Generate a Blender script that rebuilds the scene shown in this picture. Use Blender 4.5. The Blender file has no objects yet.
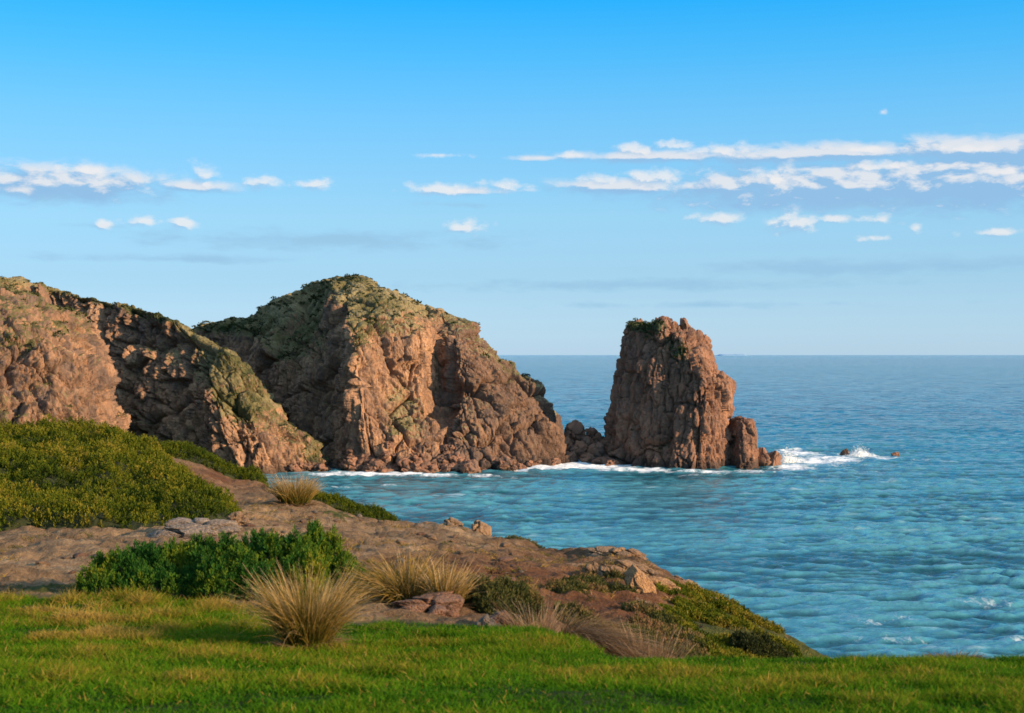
import bpy, bmesh, math
import numpy as np
from mathutils import Vector

rng = np.random.default_rng(7)
C = bpy.context.scene.collection
F = 1400.0            # focal length in pixels of the 1024 px wide photograph
HC = 22.0             # camera height above the sea
PY0 = 354.5           # image row of the horizon

# ------------------------------------------------------------------ helpers
def at(px, py, D):
    return np.array([(px - 512) / F * D, D, HC - (py - PY0) / F * D])

def seaD(py):
    return HC * F / (py - PY0)

def tag(o, label=None, cat=None, group=None, kind=None):
    if label: o['label'] = label
    if cat: o['category'] = cat
    if group: o['group'] = group
    if kind: o['kind'] = kind
    return o

def np_mesh(name, V, faces, mats, attrs=None, smooth=True, matidx=None, parent=None):
    """V (n,3); faces = (m,3|4) int array or list of such arrays"""
    if not isinstance(faces, list): faces = [faces]
    me = bpy.data.meshes.new(name)
    V = np.ascontiguousarray(V, dtype=np.float32)
    me.vertices.add(len(V)); me.vertices.foreach_set('co', V.ravel())
    loops = np.concatenate([f.ravel() for f in faces]).astype(np.int32)
    tot = np.concatenate([np.full(len(f), f.shape[1], np.int32) for f in faces])
    start = np.concatenate([[0], np.cumsum(tot)[:-1]]).astype(np.int32)
    me.loops.add(len(loops)); me.loops.foreach_set('vertex_index', loops)
    me.polygons.add(len(tot)); me.polygons.foreach_set('loop_start', start)
    me.polygons.foreach_set('use_smooth', np.full(len(tot), smooth, dtype=bool))
    for m in (mats if isinstance(mats, list) else [mats]): me.materials.append(m)
    if matidx is not None: me.polygons.foreach_set('material_index', matidx.astype(np.int32))
    me.update(calc_edges=True)
    for k, a in (attrs or {}).items():
        at_ = me.attributes.new(k, 'FLOAT', 'POINT')
        at_.data.foreach_set('value', np.ascontiguousarray(a, dtype=np.float32).ravel())
    me.validate()
    o = bpy.data.objects.new(name, me); C.objects.link(o)
    if parent is not None: o.parent = parent
    return o

def grid_faces(nu, nv, flip=False, wrap=False):
    i = np.arange(nu if wrap else nu - 1)[:, None]; j = np.arange(nv - 1)[None, :]
    i2 = (i + 1) % nu
    a = i * nv + j; b = i2 * nv + j; c = i2 * nv + j + 1; d = i * nv + j + 1
    f = np.stack([a, b, c, d], -1).reshape(-1, 4)
    return f[:, ::-1] if flip else f

def _h(ix, iy, iz, s):
    x = (ix.astype(np.int64) * 374761393 + iy.astype(np.int64) * 668265263 + iz.astype(np.int64) * 2147483647 + s * 974711) & 0xffffffff
    x = ((x ^ (x >> 13)) * 1274126177) & 0xffffffff
    x = ((x ^ (x >> 16)) * 2246822519) & 0xffffffff
    return ((x ^ (x >> 15)) & 0xffffff) / float(0x1000000)

def vnoise(P, s=0):
    I = np.floor(P).astype(np.int64); f = P - I
    f = f * f * f * (f * (f * 6 - 15) + 10)
    r = 0
    for a in (0, 1):
        for b in (0, 1):
            for c in (0, 1):
                w = (f[:, 0] if a else 1 - f[:, 0]) * (f[:, 1] if b else 1 - f[:, 1]) * (f[:, 2] if c else 1 - f[:, 2])
                r = r + w * _h(I[:, 0] + a, I[:, 1] + b, I[:, 2] + c, s)
    return r * 2 - 1

def fbm(P, oct=4, s=0, gain=0.5):
    r = 0; a = 1.0; t = 0
    for k in range(oct):
        r = r + a * vnoise(P * 2.0 ** k + 17.3 * k, s + k); t += a; a *= gain
    return r / t

def worley(P, s=0, box=False):
    I = np.floor(P).astype(np.int64)
    n = len(P)
    F1 = np.full(n, 9.0); F2 = np.full(n, 9.0); idh = np.zeros(n); dv = np.zeros((n, 3))
    for a in (-1, 0, 1):
        for b in (-1, 0, 1):
            for c in (-1, 0, 1):
                X = I[:, 0] + a; Y = I[:, 1] + b; Z = I[:, 2] + c
                o = np.stack([X + _h(X, Y, Z, s + 1), Y + _h(X, Y, Z, s + 2), Z + _h(X, Y, Z, s + 3)], 1)
                d = P - o; q2 = d * d
                L = np.sqrt(np.sqrt((q2 * q2).sum(1))) if box else np.sqrt(q2.sum(1))
                m = L < F1
                F2 = np.where(m, F1, np.minimum(F2, L))
                idh = np.where(m, _h(X, Y, Z, s + 4), idh)
                dv[m] = d[m]
                F1 = np.where(m, L, F1)
    return F1, F2, idh, dv

def pchip(Y, t):
    """Y (n, ...) at 0..n-1, evaluated at t (m,)"""
    n = len(Y)
    d = np.diff(Y, axis=0)
    m = np.zeros_like(Y)
    p, q = d[:-1], d[1:]
    with np.errstate(divide='ignore', invalid='ignore'):
        hm = np.where(p * q > 0, 2 * p * q / (p + q), 0)
    m[1:-1] = np.nan_to_num(hm); m[0] = d[0]; m[-1] = d[-1]
    i = np.clip(np.floor(t).astype(int), 0, n - 2); u = t - i
    u = u.reshape((-1,) + (1,) * (Y.ndim - 1))
    h00 = 2 * u**3 - 3 * u**2 + 1; h10 = u**3 - 2 * u**2 + u; h01 = -2 * u**3 + 3 * u**2; h11 = u**3 - u**2
    return h00 * Y[i] + h10 * m[i] + h01 * Y[i + 1] + h11 * m[i + 1]

def grid_normals(G):
    du = np.gradient(G, axis=0); dv = np.gradient(G, axis=1)
    N = np.cross(du, dv); N /= np.linalg.norm(N, axis=-1, keepdims=True) + 1e-9
    return N

def smoothstep(a, b, x):
    t = np.clip((x - a) / (b - a), 0, 1); return t * t * (3 - 2 * t)

_a, _b = 0.5, 0.22
ROT = np.array([[math.cos(_a), -math.sin(_a), 0], [math.sin(_a), math.cos(_a), 0], [0, 0, 1]]) @ np.array([[math.cos(_b), 0, math.sin(_b)], [0, 1, 0], [-math.sin(_b), 0, math.cos(_b)]])
def rock_disp(P, sizes, stretch=(1, 1, 1.5), s=0, dip=0.0):
    """jointed granite: leaning blocks between warped joint planes, coarse to fine -> displacement along the normal, tone 0..1"""
    d = 0; tone = 0; tw = 0
    st = np.array(stretch)
    for k, (size, amp) in enumerate(sizes):
        st3 = 1 + (st - 1) * (1.5, 1.2, 0.8, 0.4)[k]
        W = np.stack([fbm(P / (size * 1.5 * np.array([1, 1, 1.6])) + c * 31.7, 4, s + 50 + c + 7 * k) for c in range(3)], 1)
        Q = P + W * size * np.array([0.42, 0.42, 0.6])
        Q = np.stack([Q[:, 0] + dip * Q[:, 2], Q[:, 1], Q[:, 2] - 0.3 * dip * Q[:, 0]], 1)
        a = 0.5 + 0.55 * k
        Q = np.stack([Q[:, 0] * math.cos(a) - Q[:, 1] * math.sin(a), Q[:, 0] * math.sin(a) + Q[:, 1] * math.cos(a), Q[:, 2]], 1)
        Q = Q / (size * st3) + 5.1 * k
        row = np.floor(Q[:, 1]); Q[:, 0] += 0.6 * _h(row, row * 0, row * 0, s + 20 + k)
        col = np.floor(Q[:, 0])
        Q[:, 2] = Q[:, 2] * (0.7 + 0.7 * _h(col, row, col * 0, s + 22 + k)) + _h(col, row, col * 0, s + 21 + k) * 3
        lay = np.floor(Q[:, 2]); f = np.stack([Q[:, 0] - col, Q[:, 1] - row, Q[:, 2] - lay], 1)
        idh = _h(col, row, lay, s + 23 + k); colh = _h(col, row, col * 0, s + 24 + k)
        tv = np.stack([_h(col, row, lay, s + 25 + 3 * m + k) - .5 for m in range(3)], 1)
        e = np.minimum(f, 1 - f) * np.array([1, 1, 1.6]); e = e.min(1)
        vert = np.minimum(np.minimum(f[:, 0], 1 - f[:, 0]), np.minimum(f[:, 1], 1 - f[:, 1]))
        d = d + amp * (0.9 * (idh - 0.5) + 1.1 * (colh - 0.5) + 1.9 * ((f - .5) * tv).sum(1) - 0.10 * (1 - smoothstep(0, 0.12, e)) - 0.85 * np.exp(-vert / 0.032))
        w = (0.8, .9, .6, .35)[k]; tone = tone + w * ((idh * 13.7) % 1.0); tw += w
    F1, F2, i_, dv = worley(P / 0.8, s + 41)
    d = d + 0.07 * (i_ - .5) - 0.06 * np.exp(-(F2 - F1) / 0.06)
    return d, tone / tw

# ------------------------------------------------------------------ material nodes
def mat(name):
    m = bpy.data.materials.new(name); m.use_nodes = True
    nt = m.node_tree; b = nt.nodes.get('Principled BSDF')
    b.inputs['Specular IOR Level'].default_value = 0.25
    return m, nt, b

def nd(nt, t, **kw):
    n = nt.nodes.new(t)
    for k, v in kw.items():
        if k.startswith('i_'):
            n.inputs[int(k[2:])].default_value = v
        else: setattr(n, k, v)
    return n

def ramp(nt, fac, stops, interp='LINEAR'):
    r = nt.nodes.new('ShaderNodeValToRGB'); e = r.color_ramp.elements; r.color_ramp.interpolation = interp
    while len(e) < len(stops): e.new(0.5)
    for k, (p, c) in enumerate(stops):
        e[k].position = p; e[k].color = tuple(c) + (1,) if len(c) == 3 else c
    if fac is not None: nt.links.new(fac, r.inputs[0])
    return r.outputs[0]

def attr(nt, n):
    a = nt.nodes.new('ShaderNodeAttribute'); a.attribute_name = n; return a.outputs['Fac']

def mth(nt, op, a, b=None, c=None, clamp=False):
    n = nt.nodes.new('ShaderNodeMath'); n.operation = op; n.use_clamp = clamp
    for k, v in enumerate((a, b, c)):
        if v is None: continue
        if isinstance(v, (int, float)): n.inputs[k].default_value = v
        else: nt.links.new(v, n.inputs[k])
    return n.outputs[0]

def mix(nt, f, a, b, mode='MIX'):
    n = nt.nodes.new('ShaderNodeMix'); n.data_type = 'RGBA'; n.blend_type = mode
    for s, v in ((0, f), (6, a), (7, b)):
        if isinstance(v, (int, float)): n.inputs[s].default_value = v
        elif isinstance(v, tuple): n.inputs[s].default_value = v + (1,) if len(v) == 3 else v
        else: nt.links.new(v, n.inputs[s])
    return n.outputs[2]

def noise(nt, scale, detail=4, rough=0.55, vec=None, out=0, dist=0.0):
    n = nt.nodes.new('ShaderNodeTexNoise'); n.inputs['Scale'].default_value = scale
    n.inputs['Detail'].default_value = detail; n.inputs['Roughness'].default_value = rough
    n.inputs['Distortion'].default_value = dist
    if vec is not None: nt.links.new(vec, n.inputs['Vector'])
    return n.outputs[out]

def objco(nt, scale=(1, 1, 1)):
    t = nt.nodes.new('ShaderNodeTexCoord'); m = nt.nodes.new('ShaderNodeMapping'); m.inputs['Scale'].default_value = scale
    nt.links.new(t.outputs['Object'], m.inputs[0]); return m.outputs[0]

def bump(nt, b, height, strength, dist):
    n = nt.nodes.new('ShaderNodeBump'); n.inputs['Strength'].default_value = strength; n.inputs['Distance'].default_value = dist
    nt.links.new(height, n.inputs['Height']); nt.links.new(n.outputs[0], b.inputs['Normal']); return n

# ---- cliff rock: warm granite, scrub where attribute veg says so, wet at the waterline
def rock_material(name, stops, veg=True, scale=1.0, vegstops=None, weather=0.5):
    m, nt, b = mat(name)
    co = objco(nt, (1, 1, 0.7))
    n1 = noise(nt, 0.35 * scale, 6, 0.6, co); n2 = noise(nt, 2.2 * scale, 5, 0.65, co)
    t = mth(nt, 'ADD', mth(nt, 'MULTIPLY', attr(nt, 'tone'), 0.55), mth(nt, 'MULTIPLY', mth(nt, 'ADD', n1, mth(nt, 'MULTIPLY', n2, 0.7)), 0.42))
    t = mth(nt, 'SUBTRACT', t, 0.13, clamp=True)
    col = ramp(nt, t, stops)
    # fine dark speckle and lichen of the stone itself
    sp = noise(nt, 3.2 * scale, 5, 0.75, co)
    col = mix(nt, mth(nt, 'MULTIPLY', ramp(nt, sp, [(0.5, (0, 0, 0)), (0.68, (1, 1, 1))]), 0.45), col, (0.10, 0.075, 0.055))
    lich = noise(nt, 0.9 * scale, 4, 0.6, co)
    col = mix(nt, mth(nt, 'MULTIPLY', ramp(nt, lich, [(0.56, (0, 0, 0)), (0.7, (1, 1, 1))]), 0.45), col, (0.15, 0.13, 0.085))
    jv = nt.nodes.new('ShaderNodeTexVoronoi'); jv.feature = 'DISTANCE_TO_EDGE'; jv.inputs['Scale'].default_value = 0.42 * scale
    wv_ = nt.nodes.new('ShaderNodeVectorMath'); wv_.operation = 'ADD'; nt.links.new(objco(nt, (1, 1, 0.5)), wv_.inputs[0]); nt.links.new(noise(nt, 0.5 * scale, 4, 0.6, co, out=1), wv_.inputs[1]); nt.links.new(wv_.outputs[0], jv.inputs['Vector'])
    col = mix(nt, mth(nt, 'MULTIPLY', ramp(nt, jv.outputs['Distance'], [(0.0, (1, 1, 1)), (0.08, (0, 0, 0))]), 0.4), col, (0.060, 0.043, 0.036))  # joint stain, with crevice shade painted into the same dark lines
    wn = noise(nt, 0.34 * scale, 6, 0.7, objco(nt, (1, 1, 0.45)))
    col = mix(nt, mth(nt, 'MULTIPLY', ramp(nt, wn, [(0.48, (0, 0, 0)), (0.60, (1, 1, 1))]), weather), col, (0.095, 0.074, 0.066))
    if veg:
        vn = noise(nt, 1.1 * scale, 5, 0.7, co)
        vm = mth(nt, 'ADD', attr(nt, 'veg'), mth(nt, 'MULTIPLY', mth(nt, 'SUBTRACT', vn, 0.5), 1.3))
        vm = ramp(nt, vm, [(0.46, (0, 0, 0)), (0.60, (1, 1, 1))])
        vc = ramp(nt, mth(nt, 'ADD', mth(nt, 'MULTIPLY', noise(nt, 0.5 * scale, 5, 0.7, co), 0.8), mth(nt, 'SUBTRACT', attr(nt, 'dry'), 0.0)),
                  vegstops or [(0.30, (0.022, 0.035, 0.014)), (0.45, (0.045, 0.055, 0.020)), (0.6, (0.11, 0.095, 0.035)), (0.85, (0.22, 0.18, 0.09))])
        col = mix(nt, vm, col, vc)
        wet = attr(nt, 'wet')
        col = mix(nt, mth(nt, 'MULTIPLY', wet, 0.75), col, (0.035, 0.028, 0.025))
    nt.links.new(col, b.inputs['Base Color']); b.inputs['Roughness'].default_value = 0.85
    v = nt.nodes.new('ShaderNodeTexVoronoi'); v.feature = 'F1'; v.distance = 'CHEBYCHEV'; v.inputs['Scale'].default_value = 1.1 * scale
    nt.links.new(co, v.inputs['Vector'])
    h = mth(nt, 'ADD', mth(nt, 'MULTIPLY', v.outputs['Distance'], -0.9), mth(nt, 'MULTIPLY', noise(nt, 3.2 * scale, 6, 0.7, co), 0.6))
    bump(nt, b, h, 1.0, 0.5 / scale)
    return m

ORANGE = [(0.0, (0.085, 0.055, 0.040)), (0.32, (0.195, 0.112, 0.070)), (0.60, (0.37, 0.205, 0.110)), (1.0, (0.53, 0.355, 0.225))]
BROWN = [(0.0, (0.075, 0.042, 0.030)), (0.35, (0.18, 0.092, 0.058)), (0.65, (0.29, 0.148, 0.088)), (1.0, (0.39, 0.225, 0.145))]
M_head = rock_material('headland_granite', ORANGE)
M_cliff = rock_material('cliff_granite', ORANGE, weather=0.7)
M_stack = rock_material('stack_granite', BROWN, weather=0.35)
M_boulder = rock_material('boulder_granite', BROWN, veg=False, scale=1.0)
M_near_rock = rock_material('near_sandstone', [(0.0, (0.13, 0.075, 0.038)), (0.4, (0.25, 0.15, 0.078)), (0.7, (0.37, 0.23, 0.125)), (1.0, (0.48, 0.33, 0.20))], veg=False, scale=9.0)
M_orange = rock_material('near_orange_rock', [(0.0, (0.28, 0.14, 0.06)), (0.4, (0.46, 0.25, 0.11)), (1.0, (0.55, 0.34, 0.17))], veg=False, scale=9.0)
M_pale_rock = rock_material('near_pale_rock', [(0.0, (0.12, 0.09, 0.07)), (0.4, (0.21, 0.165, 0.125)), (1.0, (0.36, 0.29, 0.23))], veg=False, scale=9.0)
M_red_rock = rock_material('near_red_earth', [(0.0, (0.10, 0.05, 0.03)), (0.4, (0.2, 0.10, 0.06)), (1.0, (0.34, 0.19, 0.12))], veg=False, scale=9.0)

# ------------------------------------------------------------------ lofted cliffs
def loft_world(cols, back=(18, 45)):
    """cols: list of columns [(px, D)=waterline, (px,py,D)...ridge] -> world control points"""
    out = []
    for c in cols:
        pts = []
        px, D = c[0]
        pts.append(np.array([(px - 512) / F * (D - 2), D - 2.0, -4.0]))
        pts.append(np.array([(px - 512) / F * D, D, 0.0]))
        for p in c[1:]: pts.append(at(*p))
        r = pts[-1]
        k = (r[1] + back[0]) / r[1]
        pts.append(np.array([r[0] * k, r[1] + back[0], r[2] * 0.72]))
        k = (r[1] + back[1]) / r[1]
        pts.append(np.array([r[0] * k, r[1] + back[1], -4.0]))
        out.append(pts)
    return np.array(out)

def build_loft(name, cols, nu, nv, material, sizes, s, back=(18, 45), stretch=(1, 1, 1.6), dip=0.15, dampcol=None, vegfn=None, tonefn=None, bigk=0.75, rough=0.5):
    K = loft_world(cols, back)
    n, m = K.shape[:2]
    # spread dense columns and rows in proportion to control spacing
    wu = np.linalg.norm(np.diff(K, axis=0), axis=-1).mean(1); cu = np.concatenate([[0], np.cumsum(wu)]); cu /= cu[-1]
    wv = np.linalg.norm(np.diff(K, axis=1), axis=-1).mean(0).copy(); wv[-2:] *= 0.3; wv[0] *= 0.5
    cv = np.concatenate([[0], np.cumsum(wv)]); cv /= cv[-1]
    tu = np.interp(np.linspace(0, 1, nu), cu, np.arange(n)); tv = np.interp(np.linspace(0, 1, nv), cv, np.arange(m))
    G = pchip(K, tu)                                  # (nu, m, 3)
    G = pchip(np.swapaxes(G, 0, 1), tv)               # (nv, nu, 3)
    G = np.swapaxes(G, 0, 1)
    N = grid_normals(G)
    # the front faces the camera (-y)
    if N[nu // 2, nv // 3, 1] > 0: N = -N; flip = True
    else: flip = False
    P = G.reshape(-1, 3); Nf = N.reshape(-1, 3)
    kk = np.broadcast_to(tv[None, :], (nu, nv)).ravel(); uu = np.broadcast_to(tu[:, None], (nu, nv)).ravel()
    d, tone = rock_disp(P, sizes, stretch, s, dip)
    steep = 1 - np.clip(Nf[:, 2], 0, 1)
    amp = 0.30 + 0.70 * smoothstep(0.08, 0.45, steep)
    big = fbm(P / np.array([14, 14, 22.]), 3, s + 90) * 2.2
    ridge = (1 - np.abs(fbm(P / np.array([5., 5., 11.]), 3, s + 95)) * 2.2) * rough
    edge = 1.0
    flute = -1.3 * np.exp(-np.abs(fbm(P / np.array([4.5, 4.5, 40.]) + 3.3, 3, s + 70)) / 0.045)
    disp = (d * amp + bigk * big * amp + ridge * amp + flute * smoothstep(0.35, 0.7, steep) + 0.25 * fbm(P / 0.9, 3, s + 99)) * edge
    Hn = Nf.copy(); Hn[:, 2] *= 0.8; Hn /= np.linalg.norm(Hn, axis=1, keepdims=True) + 1e-9
    V = P + Hn * disp[:, None]
    G2 = V.reshape(nu, nv, 3); N2 = grid_normals(G2); N2 = -N2 if flip else N2
    # smoothed normal for vegetation decisions
    z2 = N2[..., 2]
    veg, dry = vegfn(V, Nf, N2.reshape(-1, 3), uu, kk)
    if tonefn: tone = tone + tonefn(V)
    wet = smoothstep(2.3, 0.8, V[:, 2] + 0.6 * fbm(V / 2.0, 2, s + 3))
    o = np_mesh(name, V, grid_faces(nu, nv, flip=not flip), material, dict(tone=tone, veg=veg, dry=dry, wet=wet))
    return o, G2, N2, tu, tv, veg.reshape(nu, nv)

SIZES = [(8.0, 2.1), (3.4, 1.25), (1.5, 0.52), (0.75, 0.2)]
head_cols = [
 [(170, 340), (168, 440, 341), (164, 410, 343), (160, 385, 347), (155, 360, 350), (150, 345, 355)],
 [(220, 318), (218, 440, 319), (214, 400, 321), (210, 365, 326), (205, 340, 331), (198, 326, 338)],
 [(268, 298), (264, 445, 299), (255, 398, 304), (247, 352, 312), (240, 330, 320), (232, 319, 331)],
 [(290, 287), (288, 450, 288), (280, 400, 293), (272, 350, 302), (266, 325, 312), (262, 312, 325)],
 [(322, 274), (320, 452, 276), (316, 400, 284), (310, 345, 294), (304, 310, 306), (298, 290, 318)],
 [(348, 267), (346, 450, 269), (342, 395, 277), (336, 335, 289), (330, 300, 300), (324, 279, 312)],
 [(372, 263), (368, 445, 264), (360, 390, 266), (352, 332, 272), (350, 300, 288), (352, 277, 306)],
 [(405, 261), (402, 446, 265), (393, 390, 273), (387, 328, 279), (383, 302, 288), (379, 286, 302)],
 [(433, 261), (431, 450, 266), (425, 395, 276.5), (421, 330, 283), (418, 314, 290), (414, 301, 300)],
 [(449, 262), (446, 451, 268), (440, 395, 284), (440, 340, 289), (441, 324, 293), (442, 312, 299)],
 [(470, 262.5), (466, 449, 267), (460, 395, 276.5), (461, 348, 282), (464, 338, 287), (468, 329, 296)],
 [(497, 265), (494, 450, 269), (491, 410, 276), (490, 380, 282), (490, 365, 287), (490, 353, 294)],
 [(517, 268), (515, 453, 271.5), (513, 425, 278), (512, 399, 284), (512, 384, 288), (511, 373, 293)],
 [(541, 275), (540, 453, 277), (539, 430, 281), (537, 412, 285), (537, 397, 289), (535, 387, 293)],
 [(558, 284), (557, 452, 285), (556, 440, 287), (555, 428, 289), (554, 418, 291), (550, 409, 294)],
 [(562, 290), (562, 461, 290.3), (562, 459, 290.8), (561, 457, 291.4), (560, 454, 292.4), (558, 450, 294)],
]
def veg_head(V, N0, N2, uu, kk):
    px = 512 + F * V[:, 0] / V[:, 1]; py = PY0 + F * (HC - V[:, 2]) / V[:, 1]
    n = fbm(V / 7.0, 4, 301)
    v = 0.25 + 0.75 * smoothstep(0.22, 0.62, N0[:, 2]) + 0.35 * smoothstep(4.4, 5.8, kk) - 0.35
    v = v + 0.30 * n + 0.45 * smoothstep(0.2, 0.7, N2[:, 2]) - 0.22
    v = v * smoothstep(445, 400, px) + (v - 0.45) * (1 - smoothstep(445, 400, px))
    v = v + 0.16 * smoothstep(350, 325, px)
    v = np.where(kk < 2.2, v - 0.8, v)
    dry = 0.26 + 0.4 * fbm(V / 7.0, 4, 307) + 0.33 * np.exp(-(((px - 300) / 26) ** 2 + ((py - 302) / 13) ** 2)) \
        + 0.16 * smoothstep(372, 400, px)
    return v, dry

hill_cols = [
 [(-420, 225), (-415, 430, 227), (-405, 380, 231), (-395, 310, 240), (-390, 255, 255)],
 [(-60, 245), (-60, 430, 248), (-60, 380, 254), (-60, 320, 262), (-60, 266, 275)],
 [(60, 290), (55, 440, 292), (48, 390, 296), (42, 330, 300), (30, 284, 305)],
 [(140, 273), (130, 445, 276), (118, 400, 282), (110, 345, 288), (98, 299, 295)],
 [(195, 262), (188, 445, 265), (178, 400, 270), (168, 350, 277), (150, 309, 287)],
 [(232, 256), (228, 450, 257), (220, 410, 260), (208, 365, 268), (190, 327, 280)],
 [(262, 256), (260, 452, 257), (254, 420, 259.5), (246, 388, 264.5), (226, 345, 275)],
 [(288, 261), (287, 458, 262), (283, 435, 264), (276, 410, 267), (258, 374, 273)],
 [(308, 264), (307, 466, 264.5), (305, 458, 265), (302, 446, 267), (292, 424, 271)],
 [(326, 266), (325.5, 471, 266.2), (324, 470, 266.5), (322, 469, 267), (320, 467, 268)],
]
def veg_hill(V, N0, N2, uu, kk):
    px = 512 + F * V[:, 0] / V[:, 1]; py = PY0 + F * (HC - V[:, 2]) / V[:, 1]
    n = fbm(V / 6.0, 4, 401)
    v = 0.28 + 0.6 * smoothstep(0.25, 0.7, N0[:, 2]) + 0.34 * n + 0.4 * smoothstep(0.2, 0.7, N2[:, 2]) - 0.3
    v = v + 0.10 * smoothstep(250, 190, px) - 0.02 + 0.3 * smoothstep(4.4, 5.6, kk)
    v = np.where(kk < 1.8, v - 0.6, v)
    dry = 0.24 + 0.4 * fbm(V / 5.0, 4, 407)
    return v, dry

cliff_cols = [
 [(-420, 150), (-415, 450, 152), (-400, 380, 158), (-380, 310, 170), (-350, 240, 195)],
 [(-250, 170), (-250, 440, 173), (-240, 370, 180), (-230, 320, 192), (-210, 258, 215)],
 [(-80, 186), (-75, 440, 188), (-70, 380, 194), (-62, 325, 204), (-45, 270, 225)],
 [(40, 196), (36, 440, 198), (28, 385, 203), (15, 325, 210), (0, 281, 230)],
 [(85, 200), (78, 440, 202), (66, 390, 206), (50, 338, 213), (34, 298, 231)],
 [(112, 207), (107, 440, 209), (95, 395, 213), (78, 348, 222), (58, 312, 238)],
 [(124, 222), (118, 445, 224), (104, 402, 230), (86, 352, 238), (66, 318, 247)],
 [(122, 250), (116, 450, 250), (103, 410, 252), (86, 362, 254), (70, 330, 257)],
]
def veg_cliff(V, N0, N2, uu, kk):
    n = fbm(V / 4.5, 4, 501)
    v = 0.17 + 0.35 * smoothstep(0.45, 0.85, N0[:, 2]) + 0.6 * n + 0.35 * smoothstep(0.45, 0.85, N2[:, 2]) - 0.1 + 0.75 * smoothstep(4.5, 5.7, kk)
    dry = 0.20 + 0.2 * fbm(V / 8.0, 3, 507)
    return v, dry

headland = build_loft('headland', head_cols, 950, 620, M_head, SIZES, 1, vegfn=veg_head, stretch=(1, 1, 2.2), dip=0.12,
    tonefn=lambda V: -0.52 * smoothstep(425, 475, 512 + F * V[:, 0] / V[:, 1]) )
tag(headland[0], kind='structure')
hill = build_loft('hillside', hill_cols, 800, 420, M_head, SIZES, 2, vegfn=veg_hill, dip=0.45, bigk=2.1)
tag(hill[0], kind='structure')
cliff = build_loft('cliff', cliff_cols, 620, 420, M_cliff, [(5.0, 1.7), (2.4, 1.1), (1.2, 0.6), (0.6, 0.28)], 3, vegfn=veg_cliff, stretch=(1, 1, 1.5), dip=0.45, back=(14, 30), bigk=1.5, tonefn=lambda V: -0.12 + 0 * V[:, 0])
tag(cliff[0], kind='structure')

# ------------------------------------------------------------------ sea stack: rings of a plan polygon
def ring_rock(name, plan, rings, material, sizes, s, nth=520, nz=420, stretch=(1, 1, 1.7), dip=0.1, parent=None, vegfn=None, amp=1.0, rnd=0.22, big=1.2):
    """plan: [(px, D)] closed outline at the base; rings: [(py, left, right, depthscale, depthshift)] bottom to top"""
    pl = np.array(plan, float)
    # rounded closed outline
    n = len(pl); dense = []
    for i in range(n):
        a, b, c = pl[i - 1], pl[i], pl[(i + 1) % n]
        p0 = b + (a - b) * rnd; p1 = b + (c - b) * rnd
        for t in np.linspace(0, 1, 8): dense.append((1 - t)**2 * p0 + 2 * t * (1 - t) * b + t * t * p1)
    dense = np.array(dense); q = dense.copy(); q[:, 0] *= 0.2
    L = np.concatenate([[0], np.cumsum(np.linalg.norm(np.diff(np.vstack([q, q[:1]]), axis=0), axis=1))])
    dd = np.vstack([dense, dense[:1]]); th = np.linspace(0, L[-1], nth, endpoint=False)
    out = np.stack([np.interp(th, L, dd[:, 0]), np.interp(th, L, dd[:, 1])], 1)
    lo, hi = out[:, 0].min(), out[:, 0].max(); Dc = out[:, 1].mean()
    R = np.array(rings, float)
    hgt = np.abs(np.diff(R[:, 0])) + 0.5 * np.abs(np.diff(R[:, 2] - R[:, 1])) + 0.8
    cv = np.concatenate([[0], np.cumsum(hgt)]); cv /= cv[-1]
    tv = np.interp(np.linspace(0, 1, nz), cv, np.arange(len(R)))
    RR = pchip(R, tv)
    G = np.zeros((nth, nz, 3))
    for j in range(nz):
        py, l, r, ds, sh = RR[j]
        px = l + (out[:, 0] - lo) / (hi - lo) * (r - l)
        D = Dc + sh + (out[:, 1] - Dc) * ds
        z = HC - (py - PY0) / F * Dc
        G[:, j, 0] = (px - 512) / F * Dc; G[:, j, 1] = D; G[:, j, 2] = z
    E = np.concatenate([G[-2:], G, G[:2]], 0); N = grid_normals(E)[2:-2]
    cen = G.mean((0, 1)); sgn = np.sign(((G - cen) * N)[..., :2].sum()); N = N * sgn
    P = G.reshape(-1, 3); Nf = N.reshape(-1, 3)
    d, tone = rock_disp(P, sizes, stretch, s, dip)
    d = d - 0.35 - 0.2 * sizes[0][0] * np.exp(-np.abs(fbm(P / np.array([4.0, 4.0, 45.]) + 3.3, 3, s + 70)) / 0.045)
    disp = (d + big * fbm(P / np.array([6, 6, 14.]), 3, s + 90) + 0.2 * fbm(P / 0.8, 3, s + 99)) * amp
    Hn = Nf.copy(); Hn[:, 2] *= 0.6; Hn /= np.linalg.norm(Hn, axis=1, keepdims=True) + 1e-9
    V = P + Hn * disp[:, None]
    E = V.reshape(nth, nz, 3); E = np.concatenate([E[-2:], E, E[:2]], 0); N2 = (grid_normals(E)[2:-2] * sgn).reshape(-1, 3)
    veg, dry = vegfn(V, Nf, N2) if vegfn else (np.full(len(V), -2.0), np.zeros(len(V)))
    wet = smoothstep(2.6, 0.9, V[:, 2] + 0.6 * fbm(V / 2.0, 2, s + 3))
    f = grid_faces(nth, nz, wrap=True, flip=(sgn < 0))
    cap = np.arange(nth) * nz + nz - 1
    Vc = np.vstack([V, V[cap].mean(0)[None]])
    cf = np.stack([cap, np.roll(cap, -1), np.full(nth, len(V))], 1)
    if sgn < 0: cf = cf[:, ::-1]
    pad = lambda a: np.append(a, a[cap].mean())
    o = np_mesh(name, Vc, [f, cf], material, dict(tone=pad(tone), veg=pad(veg), dry=pad(dry), wet=pad(wet)), parent=parent)
    return o, V, N2, veg

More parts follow.
